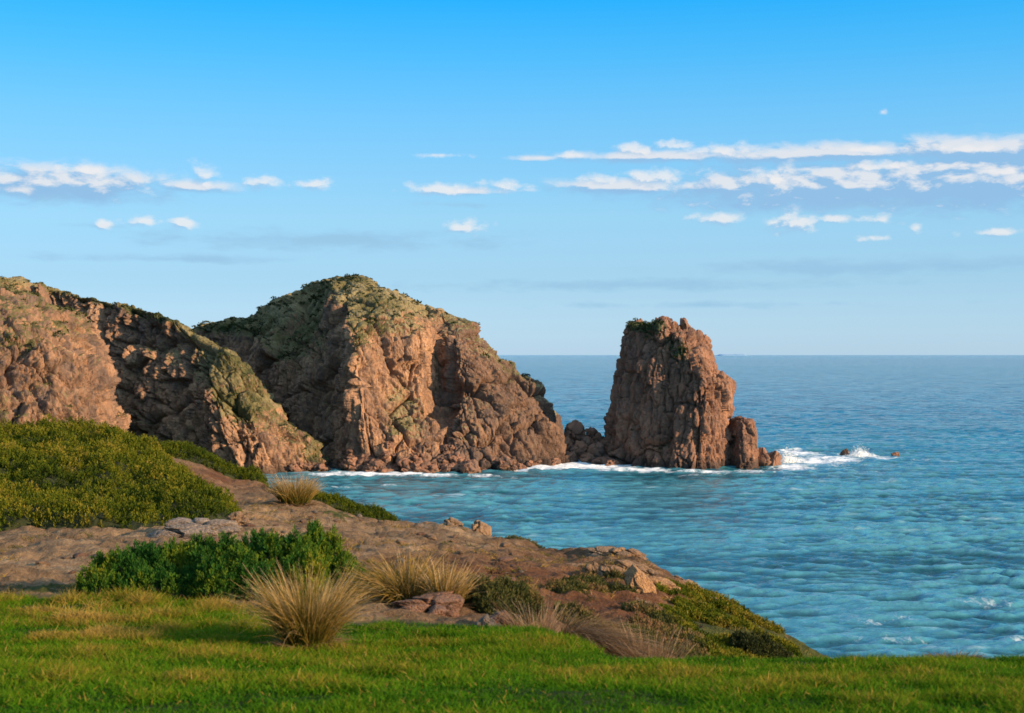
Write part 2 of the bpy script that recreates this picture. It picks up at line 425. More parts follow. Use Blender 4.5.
def veg_stack(V, N0, N2):
    px = 512 + F * V[:, 0] / V[:, 1]; py = PY0 + F * (HC - V[:, 2]) / V[:, 1]
    patch = np.maximum(np.exp(-(((px - 645) / 22) ** 2 + ((py - 326) / 7) ** 2)), np.exp(-(((px - 677 - (py - 350) * 0.25) / 13) ** 2 + ((py - 350) / 17) ** 2)))
    v = -0.10 + 0.85 * patch + 0.5 * fbm(V / 2.5, 3, 601) + 0.4 * smoothstep(0.3, 0.8, N2[:, 2])
    return v, 0.05 + 0.12 * fbm(V / 4.0, 3, 607)

stack_plan = [(599, 286), (640, 274), (690, 266.5), (716, 271), (731, 279), (726, 290), (690, 297), (620, 296)]
stack_rings = [(486, 581, 731, 1.10, 0), (470, 584, 731, 1.07, 0), (455, 591, 731, 1.03, 0), (440, 600, 730, 0.99, 0.2), (420, 606, 729, 0.97, 0.4), (402, 610, 732, 0.95, 0.6),
  (388, 610.5, 735, 0.92, 0.8), (378, 613, 732, 0.89, 1.2), (370, 615, 719, 0.86, 1.6), (352, 618.5, 710, 0.80, 2.4), (340, 621.5, 704, 0.74, 3.2), (331, 624, 692, 0.68, 4.2), (325, 627, 684, 0.58, 5.4),
  (321, 631, 675, 0.42, 6.6), (319.5, 641, 664, 0.15, 7.2)]
SST = [(6.0, 1.25), (2.7, 0.8), (1.3, 0.34), (0.65, 0.13)]
st, stV, stN, stveg = ring_rock('sea_stack', stack_plan, stack_rings, M_stack, SST, 21, vegfn=veg_stack, stretch=(1, 1, 2.6), dip=0.05, big=0.8)
tag(st, 'tall steep reddish granite rock pillar standing in the sea off the headland tip', 'sea stack')
pil_plan = [(729, 277), (737, 271), (750, 270.5), (757, 275), (754, 284), (735, 285)]
ring_rock('buttress', pil_plan, [(486, 719, 758, 1, 0), (468, 720, 757, 1, 0), (450, 722, 757, .97, .1), (432, 726, 756.5, .92, .2), (423, 728, 756, .88, .3), (418.5, 730, 753, .75, .5), (416.5, 735, 746, .45, .6), (415.5, 738, 743, .15, .8)],
          M_stack, [(3.0, 0.45), (1.4, 0.3), (0.7, 0.14)], 31, nth=200, nz=160, parent=st, amp=0.9, big=0.5)
kn_plan = [(680, 284), (684, 282.5), (688, 284), (686, 287), (681, 287)]
ring_rock('knob', kn_plan, [(332, 679, 693, 1, 0), (326, 679.5, 691, 1, 0), (321, 679, 688, .9, 0), (318.3, 679.5, 686, .6, 0), (317.3, 681, 684, .2, 0)],
          M_stack, [(1.2, 0.2), (0.6, 0.12)], 41, nth=60, nz=50, parent=st, amp=0.7, big=0.1)

# ------------------------------------------------------------------ boulders
def rock_mesh(name, s, squash=(1, 1, 0.75), sub=4, blocky=0.22, material=None):
    bm = bmesh.new(); bmesh.ops.create_icosphere(bm, subdivisions=sub, radius=1.0)
    V = np.array([v.co[:] for v in bm.verts])
    F1, F2, idh, dv = worley(V * 1.1 + s * 3.7, s)
    a1 = idh * 40; tv = np.stack([np.cos(a1), np.sin(a1), np.cos(a1 * 1.7)], 1)
    r = 1 + blocky * ((idh - .5) * .9 + .8 * (dv * tv).sum(1) - .9 * (1 - smoothstep(0, .25, F2 - F1))) + 0.13 * fbm(V * 1.6 + s, 3, s)
    F1, F2, idh2, dv = worley(V * 2.6 + s * 1.7, s + 5)
    r += 0.07 * ((idh2 - .5) - .8 * (1 - smoothstep(0, .25, F2 - F1))) + 0.03 * fbm(V * 7, 3, s + 9)
    # flatten facets: cut by random planes
    q = np.random.default_rng(s)
    W = V * r[:, None]
    for k in range(9):
        nrm = q.normal(size=3); nrm /= np.linalg.norm(nrm); cut = q.uniform(0.62, 0.92)
        dd = W @ nrm - cut
        W = W - np.where(dd > 0, dd * 0.85, 0)[:, None] * nrm
    W = W * np.array(squash)
    for v, w in zip(bm.verts, W): v.co = w
    me = bpy.data.meshes.new(name); bm.to_mesh(me); bm.free()
    a = me.attributes.new('tone', 'FLOAT', 'POINT'); a.data.foreach_set('value', (0.35 + 0.4 * idh).astype(np.float32))
    me.polygons.foreach_set('use_smooth', np.ones(len(me.polygons), bool))
    me.materials.append(material)
    return me

def place_rock(name, me, loc, scale, rot=(0, 0, 0)):
    o = bpy.data.objects.new(name, me); C.objects.link(o)
    o.location = loc; o.scale = scale if hasattr(scale, '__len__') else (scale,) * 3; o.rotation_euler = rot
    return o

b_protos = [rock_mesh('boulder', 60 + k, (1, 1, 0.78), 4, 0.3, M_boulder) for k in range(6)]
# tumbled boulders along the foot of the headland
G2, tuH, tvH = headland[1], headland[3], headland[4]
bi = 0
q = np.random.default_rng(5)
for i in range(170):
    px = q.uniform(335, 556)
    if px > 470 and q.random() < 0.35: px = q.uniform(340, 470)
    col = np.argmin(np.abs(512 + F * G2[:, np.argmin(np.abs(tvH - 1.2)), 0] / G2[:, np.argmin(np.abs(tvH - 1.2)), 1] - px))
    kk = 1.0 + abs(q.normal()) * (0.42 if px < 470 else 0.28)
    row = np.argmin(np.abs(tvH - min(kk, 2.1)))
    p = G2[col, row].copy()
    sc = min(q.lognormal(-0.15, 0.45), 1.9) * (1.0 if px < 470 else 0.85)
    p[1] -= 0.3; p[2] = max(p[2] - 0.05 * sc, -0.1)
    o = place_rock('boulder', b_protos[bi % 6], p, (sc * q.uniform(.9, 1.35), sc, sc * q.uniform(.8, 1.1)), (q.uniform(-.5, .5), q.uniform(-.5, .5), q.uniform(0, 6.28)))
    tag(o, 'rounded reddish boulder in the tumbled pile along the foot of the headland cliff', 'boulder', 'boulders at the foot of the headland')
    bi += 1
# foot of the hillside
G3, tvL = hill[1], hill[4]
for i in range(26):
    px = q.uniform(292, 330); r1 = np.argmin(np.abs(tvL - 1.1))
    col = np.argmin(np.abs(512 + F * G3[:, r1, 0] / G3[:, r1, 1] - px)); p = G3[col, np.argmin(np.abs(tvL - (1 + abs(q.normal()) * .3)))].copy()
    sc = min(q.lognormal(-0.3, 0.4), 1.5); p[2] = max(p[2], 0)
    o = place_rock('boulder', b_protos[bi % 6], p, (sc * 1.2, sc, sc * .9), (q.uniform(-.4, .4), q.uniform(-.4, .4), q.uniform(0, 6.28)))
    tag(o, 'small pinkish boulder on the shore where the left hillside meets the bay', 'boulder', 'boulders at the foot of the hillside'); bi += 1
# broken rocks in the gap between headland and stack: (px, centre py, D, half-width px)
gap = [(574, 432, 291, 7.5, 11), (566, 447, 290, 7, 9), (586, 443, 290, 6, 9), (592, 433, 291, 5, 6), (580, 450, 287, 8, 8), (568, 458, 285, 8, 6), (597, 452, 286, 7, 9), (588, 459, 283, 7, 5), (603, 461, 281, 7, 5), (576, 442, 292, 8, 9), (598, 442, 290, 6, 8), (612, 464, 277, 6, 4), (560, 452, 289, 6, 8)]
gl = ['tall blocky rock topping the pile in the gap beside the sea stack', None]
for k, (px, py, D, w, h) in enumerate(gap):
    p = at(px, py, D); s1 = D / F
    o = place_rock('gap_rock', b_protos[k % 6], p, (w * s1 * 1.6, w * s1 * 1.4, h * s1 * 1.5), (q.uniform(-.15, .15), q.uniform(-.15, .15), q.uniform(0, 6.28)))
    if k == 0: tag(o, 'tallest blocky rock of the pile in the gap between headland and sea stack', 'rock', 'rocks in the gap')
    else: tag(o, 'brown rock jumbled low in the gap between the headland tip and the sea stack', 'rock', 'rocks in the gap')
def water_rock(px, py_base, wpx, hpx, s, label, lobes=1):
    D = seaD(py_base); s1 = D / F
    me = rock_mesh('sea_rock', s, (1, 0.9, 1), 5, 0.25, M_boulder)
    p = at(px, py_base, D); 
    o = place_rock('sea_rock', me, (p[0], D + 1.5, 0.25 * hpx * s1), (wpx * s1 * 0.56, wpx * s1 * 0.5, hpx * s1 * 0.82), (0, 0, s))
    tag(o, label, 'rock'); return o
water_rock(764.5, 466.5, 23, 18, 71, 'squat cleft brown boulder in the white water just right of the sea stack')
water_rock(775, 466.8, 19, 17, 77, 'rounded brown boulder at the seaward end of the rocks by the sea stack')
water_rock(847, 456, 10, 7.5, 72, 'small dark rock poking from the surf beside the white splash')
water_rock(897, 457, 10, 4.5, 73, 'low dark rock barely above water, farthest right in the sea')

# ------------------------------------------------------------------ scrub clumps on the headland tops
def leaf_material(name, stops, trans=0.25, rough=0.6):
    m, nt, b = mat(name)
    col = ramp(nt, attr(nt, 'tone'), stops)
    nt.links.new(col, b.inputs['Base Color']); b.inputs['Roughness'].default_value = rough
    b.inputs['Specular IOR Level'].default_value = 0.03
    t = nt.nodes.new('ShaderNodeBsdfTranslucent'); nt.links.new(col, t.inputs['Color'])
    ms = nt.nodes.new('ShaderNodeMixShader'); ms.inputs[0].default_value = trans
    nt.links.new(b.outputs[0], ms.inputs[1]); nt.links.new(t.outputs[0], ms.inputs[2])
    nt.links.new(ms.outputs[0], nt.nodes['Material Output'].inputs[0])
    return m

def leaves(P, A, L, W, q):
    """quads (diamond leaves) at P along axis A, length L, width W -> V (4n,3), F (n,4)"""
    n = len(P)
    r = q.normal(size=(n, 3)); S = np.cross(A, r); S /= np.linalg.norm(S, axis=1, keepdims=True) + 1e-9
    L = np.broadcast_to(L, n)[:, None]; W = np.broadcast_to(W, n)[:, None]
    V = np.stack([P, P + A * L * 0.55 + S * W * 0.5, P + A * L, P + A * L * 0.55 - S * W * 0.5], 1).reshape(-1, 3)
    return V, np.arange(4 * n).reshape(n, 4)

def unit(v): return v / (np.linalg.norm(v, axis=-1, keepdims=True) + 1e-9)

M_scrub = leaf_material('scrub_leaf', [(0.0, (0.012, 0.026, 0.009)), (0.5, (0.05, 0.062, 0.022)), (1.0, (0.15, 0.125, 0.05))], 0.15)
def scrub_clumps(name, pts, radii, tones, per, q, leaf=0.34):
    n = len(pts); k = per
    u = unit(q.normal(size=(n, k, 3))); u[..., 2] = np.abs(u[..., 2]) * 0.9
    rr = radii[:, None, None] * q.uniform(0.55, 1.05, (n, k, 1))
    P = (pts[:, None, :] + u * rr * np.array([1, 1, 0.75])).reshape(-1, 3)
    A = unit(u.reshape(-1, 3) + 0.6 * q.normal(size=(n * k, 3)))
    V, Fc = leaves(P, A, np.repeat(radii, k) * leaf * q.uniform(.7, 1.3, n * k) + 0.1, np.repeat(radii, k) * leaf * 0.8 + 0.06, q)
    tone = np.repeat(np.repeat(tones, k) + q.normal(0, .14, n * k), 4)
    o = np_mesh(name, V, Fc, M_scrub, dict(tone=np.clip(tone, 0, 1)), smooth=False)
    return o

def scatter_on(loft, n, q, thr=0.55, kmin=2.4, jitter=0.3):
    o, G, N, tu, tv, veg = loft
    w = np.clip(veg - thr, 0, 1) * (tv[None, :] > kmin)
    w[:, tv > tv[-1] - 1.2] = 0
    E = np.linalg.norm(np.gradient(G, axis=0), axis=-1) * np.linalg.norm(np.gradient(G, axis=1), axis=-1)
    w = (np.clip(w * 3, 0, 1) * E).ravel(); w /= w.sum()
    idx = q.choice(len(w), n, p=w)
    return G.reshape(-1, 3)[idx]

q = np.random.default_rng(11)
ps = scatter_on(headland, 1500, q); sz = np.clip(q.lognormal(-1.15, 0.5, 1500), .16, 1.1)
tn = np.clip(0.18 + 0.5 * fbm(ps / 9.0, 3, 77) + q.normal(0, .1, 1500), 0, 1)
tag(scrub_clumps('headland_scrub', ps - [0, 0, .1], sz, tn, 46, q), 'dark olive wind-clipped scrub covering the top of the headland', 'scrub', kind='stuff')
ps = scatter_on(hill, 1500, q, 0.5); sz = np.clip(q.lognormal(-1.25, 0.45, 1500), .15, .8)
tn = np.clip(0.40 + 0.45 * fbm(ps / 9.0, 3, 78) + q.normal(0, .1, 1500), 0, 1)
tag(scrub_clumps('hillside_scrub', ps - [0, 0, .1], sz, tn, 42, q), 'low scrub scattered over the shaded left hillside', 'scrub', kind='stuff')
ps = scatter_on(cliff, 700, q, 0.45); sz = np.clip(q.lognormal(-0.8, 0.45, 700), .2, 1.0)
tn = np.clip(0.5 + 0.4 * fbm(ps / 6.0, 3, 79) + q.normal(0, .1, 700), 0, 1)
tag(scrub_clumps('cliff_scrub', ps - [0, 0, .1], sz, tn, 42, q), 'sparse green scrub tufts on the sunlit cliff at far left', 'scrub', kind='stuff')
w = np.clip(stveg - 0.25, 0, 1); w /= w.sum(); ps = stV[q.choice(len(w), 220, p=w)]
tag(scrub_clumps('stack_scrub', ps, np.clip(q.lognormal(-0.8, .35, 220), .25, .8), np.full(220, .3), 40, q), 'green scrub clinging to the top of the sea stack', 'scrub', kind='stuff')

# ------------------------------------------------------------------ sea
M_sea, nt, b = mat('sea_water')
co = objco(nt, (1, 1, 1))
far = attr(nt, 'far')
base = mix(nt, noise(nt, 0.02, 3, 0.5, co), (0.016, 0.136, 0.194), (0.018, 0.148, 0.206))
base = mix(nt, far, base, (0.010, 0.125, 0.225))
dash = ramp(nt, noise(nt, 1.0, 4, 0.6, objco(nt, (0.11, 0.02, 1))), [(0.35, (0.45, 0.52, 0.58)), (0.62, (1.3, 1.22, 1.15))])  # shade behind far wave crests painted in as dark dashes
base = mix(nt, 1.0, base, dash, 'MULTIPLY')
base = mix(nt, mth(nt, 'MULTIPLY', attr(nt, 'milky_sheen'), ramp(nt, noise(nt, 0.28, 5, 0.65, objco(nt, (0.7, 0.6, 1))), [(0.38, (0.1, 0.1, 0.1)), (0.62, (1, 1, 1))])), base, (0.27, 0.38, 0.43))  # sky sheen painted into the water colour, with churned wash by the rocks
fo = attr(nt, 'foam')
fn = noise(nt, 0.33, 6, 0.68, objco(nt, (1.0, 0.55, 1)), dist=0.6)
fn2 = noise(nt, 1.3, 5, 0.7, objco(nt, (1.0, 0.7, 1)), dist=0.8)
fm = mth(nt, 'ADD', fo, mth(nt, 'ADD', mth(nt, 'MULTIPLY', mth(nt, 'SUBTRACT', fn, 0.54), 2.4), mth(nt, 'MULTIPLY', mth(nt, 'SUBTRACT', fn2, 0.52), 1.5)))
fm = ramp(nt, fm, [(0.30, (0, 0, 0)), (1.0, (1, 1, 1))])
# scattered small whitecaps
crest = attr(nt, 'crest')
base = mix(nt, mth(nt, 'SUBTRACT', 1.0, far), base, mix(nt, crest, (0.005, 0.062, 0.090), (0.052, 0.215, 0.272)))  # wave highlights and trough shade put into the colour by height
crest = mth(nt, 'MULTIPLY', mth(nt, 'SUBTRACT', crest, 0.9), 10.0, clamp=True)
wc = mth(nt, 'MULTIPLY', ramp(nt, noise(nt, 0.12, 5, 0.6, objco(nt, (0.6, 1.2, 1))), [(0.58, (0, 0, 0)), (0.72, (1, 1, 1))]), crest, clamp=True)
fm2 = mth(nt, 'MAXIMUM', fm, mth(nt, 'MULTIPLY', wc, 0.35))
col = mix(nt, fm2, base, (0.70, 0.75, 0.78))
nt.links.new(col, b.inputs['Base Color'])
nt.links.new(mth(nt, 'ADD', 0.08, mth(nt, 'MULTIPLY', fm2, 0.6)), b.inputs['Roughness'])
b.inputs['IOR'].default_value = 1.333; b.inputs['Specular IOR Level'].default_value = 0.5
n1 = noise(nt, 1.5, 5, 0.6, objco(nt, (0.7, 1.2, 1))); n2 = noise(nt, 0.13, 4, 0.6, objco(nt, (0.7, 1.3, 1)))
h = mth(nt, 'ADD', mth(nt, 'MULTIPLY', n1, 0.20), mth(nt, 'MULTIPLY', n2, mth(nt, 'MULTIPLY', far, 5.0)))
bump(nt, b, h, 1.0, 0.9)

def sea():
    Ds = [45.0]
    while Ds[-1] < 60000:
        D = Ds[-1]
        st_ = 0.19 * (D / 100) ** 1.15 if D > 90 else 0.6
        if 420 < D <= 2600: st_ = 1.15 + (D - 420) * 0.0024
        if D > 2600: st_ = max(6, (D - 2600) * 0.06 + 6)
        Ds.append(D + st_)
    Ds = np.array(Ds)
    pxs = np.concatenate([np.linspace(-2600, -260, 60)[:-1], np.linspace(-260, 1340, 1020), np.linspace(1340, 3600, 60)[1:]])
    X = (pxs[:, None] - 512) / F * Ds[None, :]; Y = np.broadcast_to(Ds[None, :], X.shape)
    q = np.random.default_rng(3)
    Z = np.zeros_like(X); step = np.gradient(Ds)[None, :]
    dens = np.interp(pxs, [-300, -262, 1342, 1380], [0, 1, 1, 0])[:, None]
    PF = np.stack([X.ravel(), Y.ravel(), 0 * X.ravel()], 1)
    wp = fbm(PF / 9.0, 2, 71).reshape(X.shape); wp2 = fbm(PF / 14.0 + 7.7, 2, 75).reshape(X.shape)
    for i in range(48):
        lam = 0.85 * (6.8 / 0.85) ** q.random(); th = q.normal(0, 0.36) - math.pi / 2 + 0.12
        k = 2 * math.pi / lam; a = 0.0115 * lam ** 0.78 * q.uniform(.6, 1.2)
        fade = np.clip(1.6 - 3.2 * step / lam, 0, 1)
        ph = k * (math.cos(th) * X + math.sin(th) * Y) + q.uniform(0, 6.28) + 2.2 * wp * math.cos(i) + 2.2 * wp2 * math.sin(i)
        Z += a * fade * (np.sin(ph) + 0.25 * np.sin(2 * ph + 1.5))
    for lam, a, th in ((34, 0.06, -1.45), (52, 0.09, -1.2), (17, 0.05, -1.7), (13, 0.04, -1.25)):
        fade = np.clip(1.6 - 3.2 * step / lam, 0, 1)
        Z += a * fade * np.sin(2 * math.pi / lam * (math.cos(th) * X + math.sin(th) * Y) + 1.3 * np.sin(X * .02 + lam))
    for sx, sy, a, sd in ((6.0, 2.3, .19, 81), (3.0, 1.2, .125, 82), (1.6, 0.7, .06, 83)):      # irregular sharp-crested chop
        fade = np.clip(1.6 - 2.2 * step / sy, 0, 1)
        ph = np.stack([X.ravel() / sx + 0.35 * wp.ravel(), (Y.ravel() + 0.12 * X.ravel()) / sy + 0.5 * wp2.ravel(), 0 * X.ravel() + sd * .37], 1)
        Z += a * fade * (0.55 - 1.9 * np.abs(vnoise(ph, sd))).reshape(X.shape)
    gust = 0.95 + 0.55 * fbm(np.stack([X.ravel() / 26, Y.ravel() / 40, 0 * X.ravel()], 1), 3, 9).reshape(X.shape)
    Z *= gust * dens
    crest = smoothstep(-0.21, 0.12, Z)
    foam = np.full(X.shape, -0.9)
    PX = np.broadcast_to(pxs[:, None], X.shape)
    def blob(px, py, wpx, hpx, v=1.0):        # ellipse of white water on the sea, also used for the painted sheen
        nonlocal foam
        D0 = seaD(py); d1 = seaD(py - hpx) - D0; d2 = D0 - seaD(py + hpx)
        dy = np.where(Y > D0, (Y - D0) / d1, (Y - D0) / d2)
        dx = (X - (px - 512) / F * D0) / (wpx / F * D0)
        foam = np.maximum(foam, v - 1.1 * (dx * dx + dy * dy))
    for a in [(330, 474, 24, 2.8, 1.2), (365, 474, 28, 2.8, 1.3), (400, 474, 28, 2.6, 1.2), (440, 475, 30, 2.0, 1.0), (480, 475, 24, 1.8, .9),
              (500, 477, 12, 1.4, .6), (512, 477.5, 9, 2.0, .8), (522, 467, 20, 4.6, 1.5), (548, 466, 26, 4.6, 1.6), (578, 466, 28, 4.0, 1.5), (610, 468, 32, 3.8, 1.4), (645, 470, 30, 3.2, 1.3),
              (680, 471.5, 32, 2.2, .95), (720, 472, 34, 2.4, .9), (755, 470.5, 34, 3.0, 1.0), (790, 467, 34, 4.5, 1.1), (815, 461, 42, 6.0, 1.1), (800, 453, 28, 5.0, 1.25), (835, 459, 38, 4.0, 1.15),
              (860, 456, 26, 3.5, 1.1), (885, 458, 26, 2.4, .85), (925, 460, 40, 1.6, .55), (950, 462, 40, 1.4, .45), (865, 471, 60, 1.5, .4),
              (345, 487.5, 32, 1.3, .75), (385, 486, 20, 1.1, .65), (690, 474.5, 22, 1.2, .7),
              (965, 604, 90, 9, .34), (900, 620, 110, 12, .36), (880, 640, 90, 9, .42), (990, 640, 90, 10, .38), (1000, 447, 40, 1.2, .4)]:
        blob(*a)
    shore_foam = foam; foam = np.zeros(X.shape)
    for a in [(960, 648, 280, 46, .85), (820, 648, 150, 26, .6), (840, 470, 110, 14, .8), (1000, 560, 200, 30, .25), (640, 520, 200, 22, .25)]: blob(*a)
    milky_sheen = np.clip(foam, 0, 1); foam = shore_foam
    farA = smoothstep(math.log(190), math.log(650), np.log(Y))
    V = np.stack([X, Y, Z], -1).reshape(-1, 3)
    o = np_mesh('sea', V, grid_faces(len(pxs), len(Ds)), M_sea, dict(foam=foam.ravel(), crest=crest.ravel(), far=farA.ravel(), milky_sheen=milky_sheen.ravel()))
    tag(o, kind='structure')
sea()

# surf thrown up beside the small rock
M_foam, nt, b = mat('surf_foam'); b.inputs['Base Color'].default_value = (0.82, 0.84, 0.84, 1); b.inputs['Roughness'].default_value = 0.9
def splash(px, py, wpx, hpx, s, label):
    q = np.random.default_rng(s); D = seaD(py); s1 = D / F; c = at(px, py, D)
    n = 2600
    u = q.normal(size=(n, 3)) * [0.42, 0.35, 0.34]
    u[:, 2] = np.abs(u[:, 2]) * np.clip(1.3 - np.abs(u[:, 0]) * 1.1, 0.1, 1.3)
    P = c + u * np.array([wpx * s1, wpx * s1 * .6, hpx * s1 * 1.6]); P[:, 2] -= 0.1
    A = unit(q.normal(size=(n, 3)))
    V, Fc = leaves(P, A, q.uniform(.06, .2, n), q.uniform(.06, .2, n), q)
    bm = bmesh.new(); bmesh.ops.create_icosphere(bm, subdivisions=4, radius=1)
    W = np.array([v.co[:] for v in bm.verts]); fc = np.array([[v.index for v in f.verts] for f in bm.faces]); bm.free()
    r = 0.8 + 0.55 * fbm(W * 1.8 + s, 5, s, 0.6); W = W * r[:, None] * np.array([wpx * s1 * .5, wpx * s1 * .32, hpx * s1 * .8]) + c
    o = np_mesh('surf_splash', np.vstack([V, W]), [Fc, fc + len(V)], M_foam)
    tag(o, label, 'splash')
splash(860, 456.5, 16, 7, 5, 'white burst of surf thrown up right of the small dark rock')
splash(787, 462, 18, 9, 6, 'white surf breaking behind the boulder right of the sea stack')
splash(541, 465, 14, 3.5, 8, 'white surf surging against the headland tip near the gap')

# faint flat island on the horizon, distance haze put into its blue colour
M_isle, nt, b = mat('far_island'); b.inputs['Base Color'].default_value = (0.24, 0.40, 0.55, 1); b.inputs['Roughness'].default_value = 1
def island():
    D = 21000.0; xs = np.linspace(717, 745, 60); t = (xs - 717) / 28
    h = np.clip(np.minimum(t * 8, (1 - t) * 14), 0, 1) * (1.5 + 0.3 * fbm(np.stack([xs / 4, xs * 0, xs * 0], 1), 3, 2))
    rows = []
    for dy, hh in ((-300, 0), (-120, 1), (120, 1), (300, 0)):
        rows.append(np.stack([(xs - 512) / F * D, np.full_like(xs, D + dy), h * hh * D / F + 4], 1))
    G = np.stack(rows, 1)
    tag(np_mesh('island', G.reshape(-1, 3), grid_faces(60, 4), M_isle), kind='structure')
island()

# ------------------------------------------------------------------ foreground ground
GCOLS = [
 (-2500, [(12, 660), (17.5, 603), (21, 580), (27, 552), (33, 532), (38, 505), (44, 460), (52, 437)]),
 (-100, [(12, 660), (17.5, 603), (21, 580), (27, 552), (33, 532), (38, 505), (44, 460), (52, 437)]),
 (0, [(12, 660), (17.5, 603), (21, 580), (27, 552), (33, 532), (38, 505), (44, 460), (52, 437)]),
 (100, [(12, 660), (17.5, 603), (21, 580), (27, 552), (33, 530), (38, 506), (44, 462), (52, 440)]),
 (150, [(12, 660), (17.5, 604), (21, 581), (27, 553), (33, 529), (38, 508), (44, 476), (54, 452)]),
 (200, [(12, 661), (17.5, 606), (21, 583), (27, 555), (33, 529), (39, 505), (46, 486), (57, 464)]),
 (250, [(12, 661), (17, 612), (20, 590), (26, 560), (33, 531), (39, 512), (46, 498), (57, 485)]),
 (300, [(12, 662), (16, 624), (19, 598), (25, 564), (32, 537), (37, 521), (42, 509), (47, 503)]),
 (385, [(12, 662), (15.5, 628), (18, 602), (24, 570), (31, 546), (37, 532), (43, 524), (47, 521)]),
 (430, [(12, 662), (15.5, 628), (18, 603), (23, 576), (29, 554), (35, 541), (42, 531), (47, 528)]),
 (480, [(12, 662), (15, 630), (17.5, 612), (22, 585), (28, 562), (34, 548), (40, 540), (45, 538)]),
 (520, [(12, 663), (14.8, 632), (16.5, 627), (20, 604), (25, 578), (31, 557), (37, 548), (42, 544)]),
 (565, [(12, 666), (14.2, 641), (16, 642), (19.5, 622), (24, 592), (29, 570), (34, 557), (38, 552)]),
 (620, [(11.5, 673), (13.2, 658), (15.5, 664), (19, 642), (23, 604), (27, 575), (31, 558), (34, 553)]),
 (660, [(11.5, 674), (13.2, 660), (15.5, 672), (19, 654), (22.5, 618), (25.5, 593), (28.5, 574), (31, 569)]),
 (700, [(11.5, 674), (13.2, 660), (15.5, 678), (19, 664), (22, 638), (24.5, 614), (27, 599), (29, 594)]),
 (760, [(11.5, 674), (13.2, 660), (15.5, 684), (18.5, 682), (21.5, 662), (24, 642), (26, 630), (27.5, 626)]),
 (830, [(11.5, 674), (13.2, 660), (15.5, 690), (18, 700), (20.5, 696), (22.5, 683), (25, 671), (26.5, 667)]),
 (880, [(11.5, 674), (13.2, 660), (15, 692), (17, 712), (19, 724), (21, 732), (23.5, 738), (26, 748)]),
 (1024, [(11.5, 675), (13.4, 659), (15, 692), (17, 722), (19, 747), (21, 767), (23, 787), (25, 807)]),
 (1150, [(11.5, 675), (13.4, 659), (15, 692), (17, 722), (19, 747), (21, 767), (23, 787), (25, 807)]),
 (3500, [(11.5, 675), (13.4, 659), (15, 692), (17, 722), (19, 747), (21, 767), (23, 787), (25, 807)]),
]
K = []
for px, prof in GCOLS:
    c = [(px, -8.0, HC - 1.65), (px, 3.0, HC - 1.85), (px, 8.5, HC - (713 - PY0) / F * 8.5)]
    for D, py in prof: c.append((px, D, HC - (py - PY0) / F * D))
    D, z = c[-1][1], c[-1][2]
    c += [(px, D + 4, z - 1.3), (px, D + 11, z - 8.5), (px, D + 26, -4.0)]
    K.append(c)
K = np.array(K)
gpx = np.concatenate([np.linspace(-2500, -160, 40)[:-1], np.linspace(-160, 1180, 760), np.linspace(1180, 3500, 40)[1:]])
tu = np.interp(gpx, K[:, 0, 0], np.arange(len(K)))
GK = pchip(K, tu)
wv = np.array([3, 6, 40, 70, 100, 70, 70, 60, 60, 60, 60, 40, 30, 20]); cv = np.concatenate([[0], np.cumsum(wv)]) / wv.sum()
tvg = np.interp(np.linspace(0, 1, 640), cv, np.arange(15))
GG = np.swapaxes(pchip(np.swapaxes(GK, 0, 1), tvg), 0, 1)
GG[..., 0] = gpx[:, None]
gD, gZ = GG[..., 1], GG[..., 2].copy()
gX = (gpx[:, None] - 512) / F * np.maximum(gD, 6)
kkg = np.broadcast_to(tvg[None, :], gD.shape)
Pg = np.stack([gX, gD, gZ], -1).reshape(-1, 3)
lawn_m = smoothstep(4.35, 4.05, kkg).ravel()
# small relief: soft in the lawn, clods and ledges on the bare ground
P2 = Pg * np.array([1, 1, 0])
rel = lawn_m * (0.05 * fbm(P2 / 1.3, 3, 5) + 0.025 * fbm(P2 / 0.4, 3, 6))
Fq, F2q, idq, dvq = worley(P2 / np.array([0.9, 0.55, 1]) + 0.25 * np.stack([fbm(P2, 3, 15), fbm(P2, 3, 16), 0 * P2[:, 0]], 1), 8)
Fr, F2r, idr, _ = worley(P2 / np.array([0.34, 0.26, 1]), 18)
rel += (1 - lawn_m) * (0.20 * fbm(P2 / 2.2, 4, 7) + 0.13 * (idq - .5) * smoothstep(0, .25, F2q - Fq) + 0.075 * fbm(P2 / 0.35, 4, 8) + 0.07 * (idr - .5) * smoothstep(0, .2, F2r - Fr))
gZ += (rel * smoothstep(3, 7, Pg[:, 1])).reshape(gZ.shape)
def zground(x, y):
    """height of the ground at world x, y (arrays)"""
    x = np.atleast_1d(np.asarray(x, float)); y = np.atleast_1d(np.asarray(y, float))
    px = 512 + F * x / np.maximum(y, 6)
    fi = np.clip(np.interp(px, gpx, np.arange(len(gpx))), 0, len(gpx) - 1.001); i = fi.astype(int)
    out = np.zeros(len(x))
    order = np.argsort(i, kind='stable'); si = i[order]
    cuts = np.flatnonzero(np.diff(si)) + 1
    for seg in np.split(order, cuts):
        if len(seg) == 0: continue
        r = i[seg[0]]; f = fi[seg] - r
        out[seg] = (1 - f) * np.interp(y[seg], gD[r], gZ[r]) + f * np.interp(y[seg], gD[r + 1], gZ[r + 1])
    return out
Vg = np.stack([gX, gD, gZ], -1).reshape(-1, 3)
gpyA = PY0 + F * (HC - Vg[:, 2]) / np.maximum(Vg[:, 1], 1); gpxA = np.repeat(gpx, len(tvg))
def gb(px, py, w, h): return np.exp(-(((gpxA - px) / w) ** 2 + ((gpyA - py) / h) ** 2))
red = np.clip(0.9 * gb(720, 635, 90, 45) + gb(230, 475, 60, 16) + gb(560, 590, 90, 40) + 1.0 * gb(440, 577, 75, 22) + 0.8 * gb(640, 620, 60, 40), 0, 1)
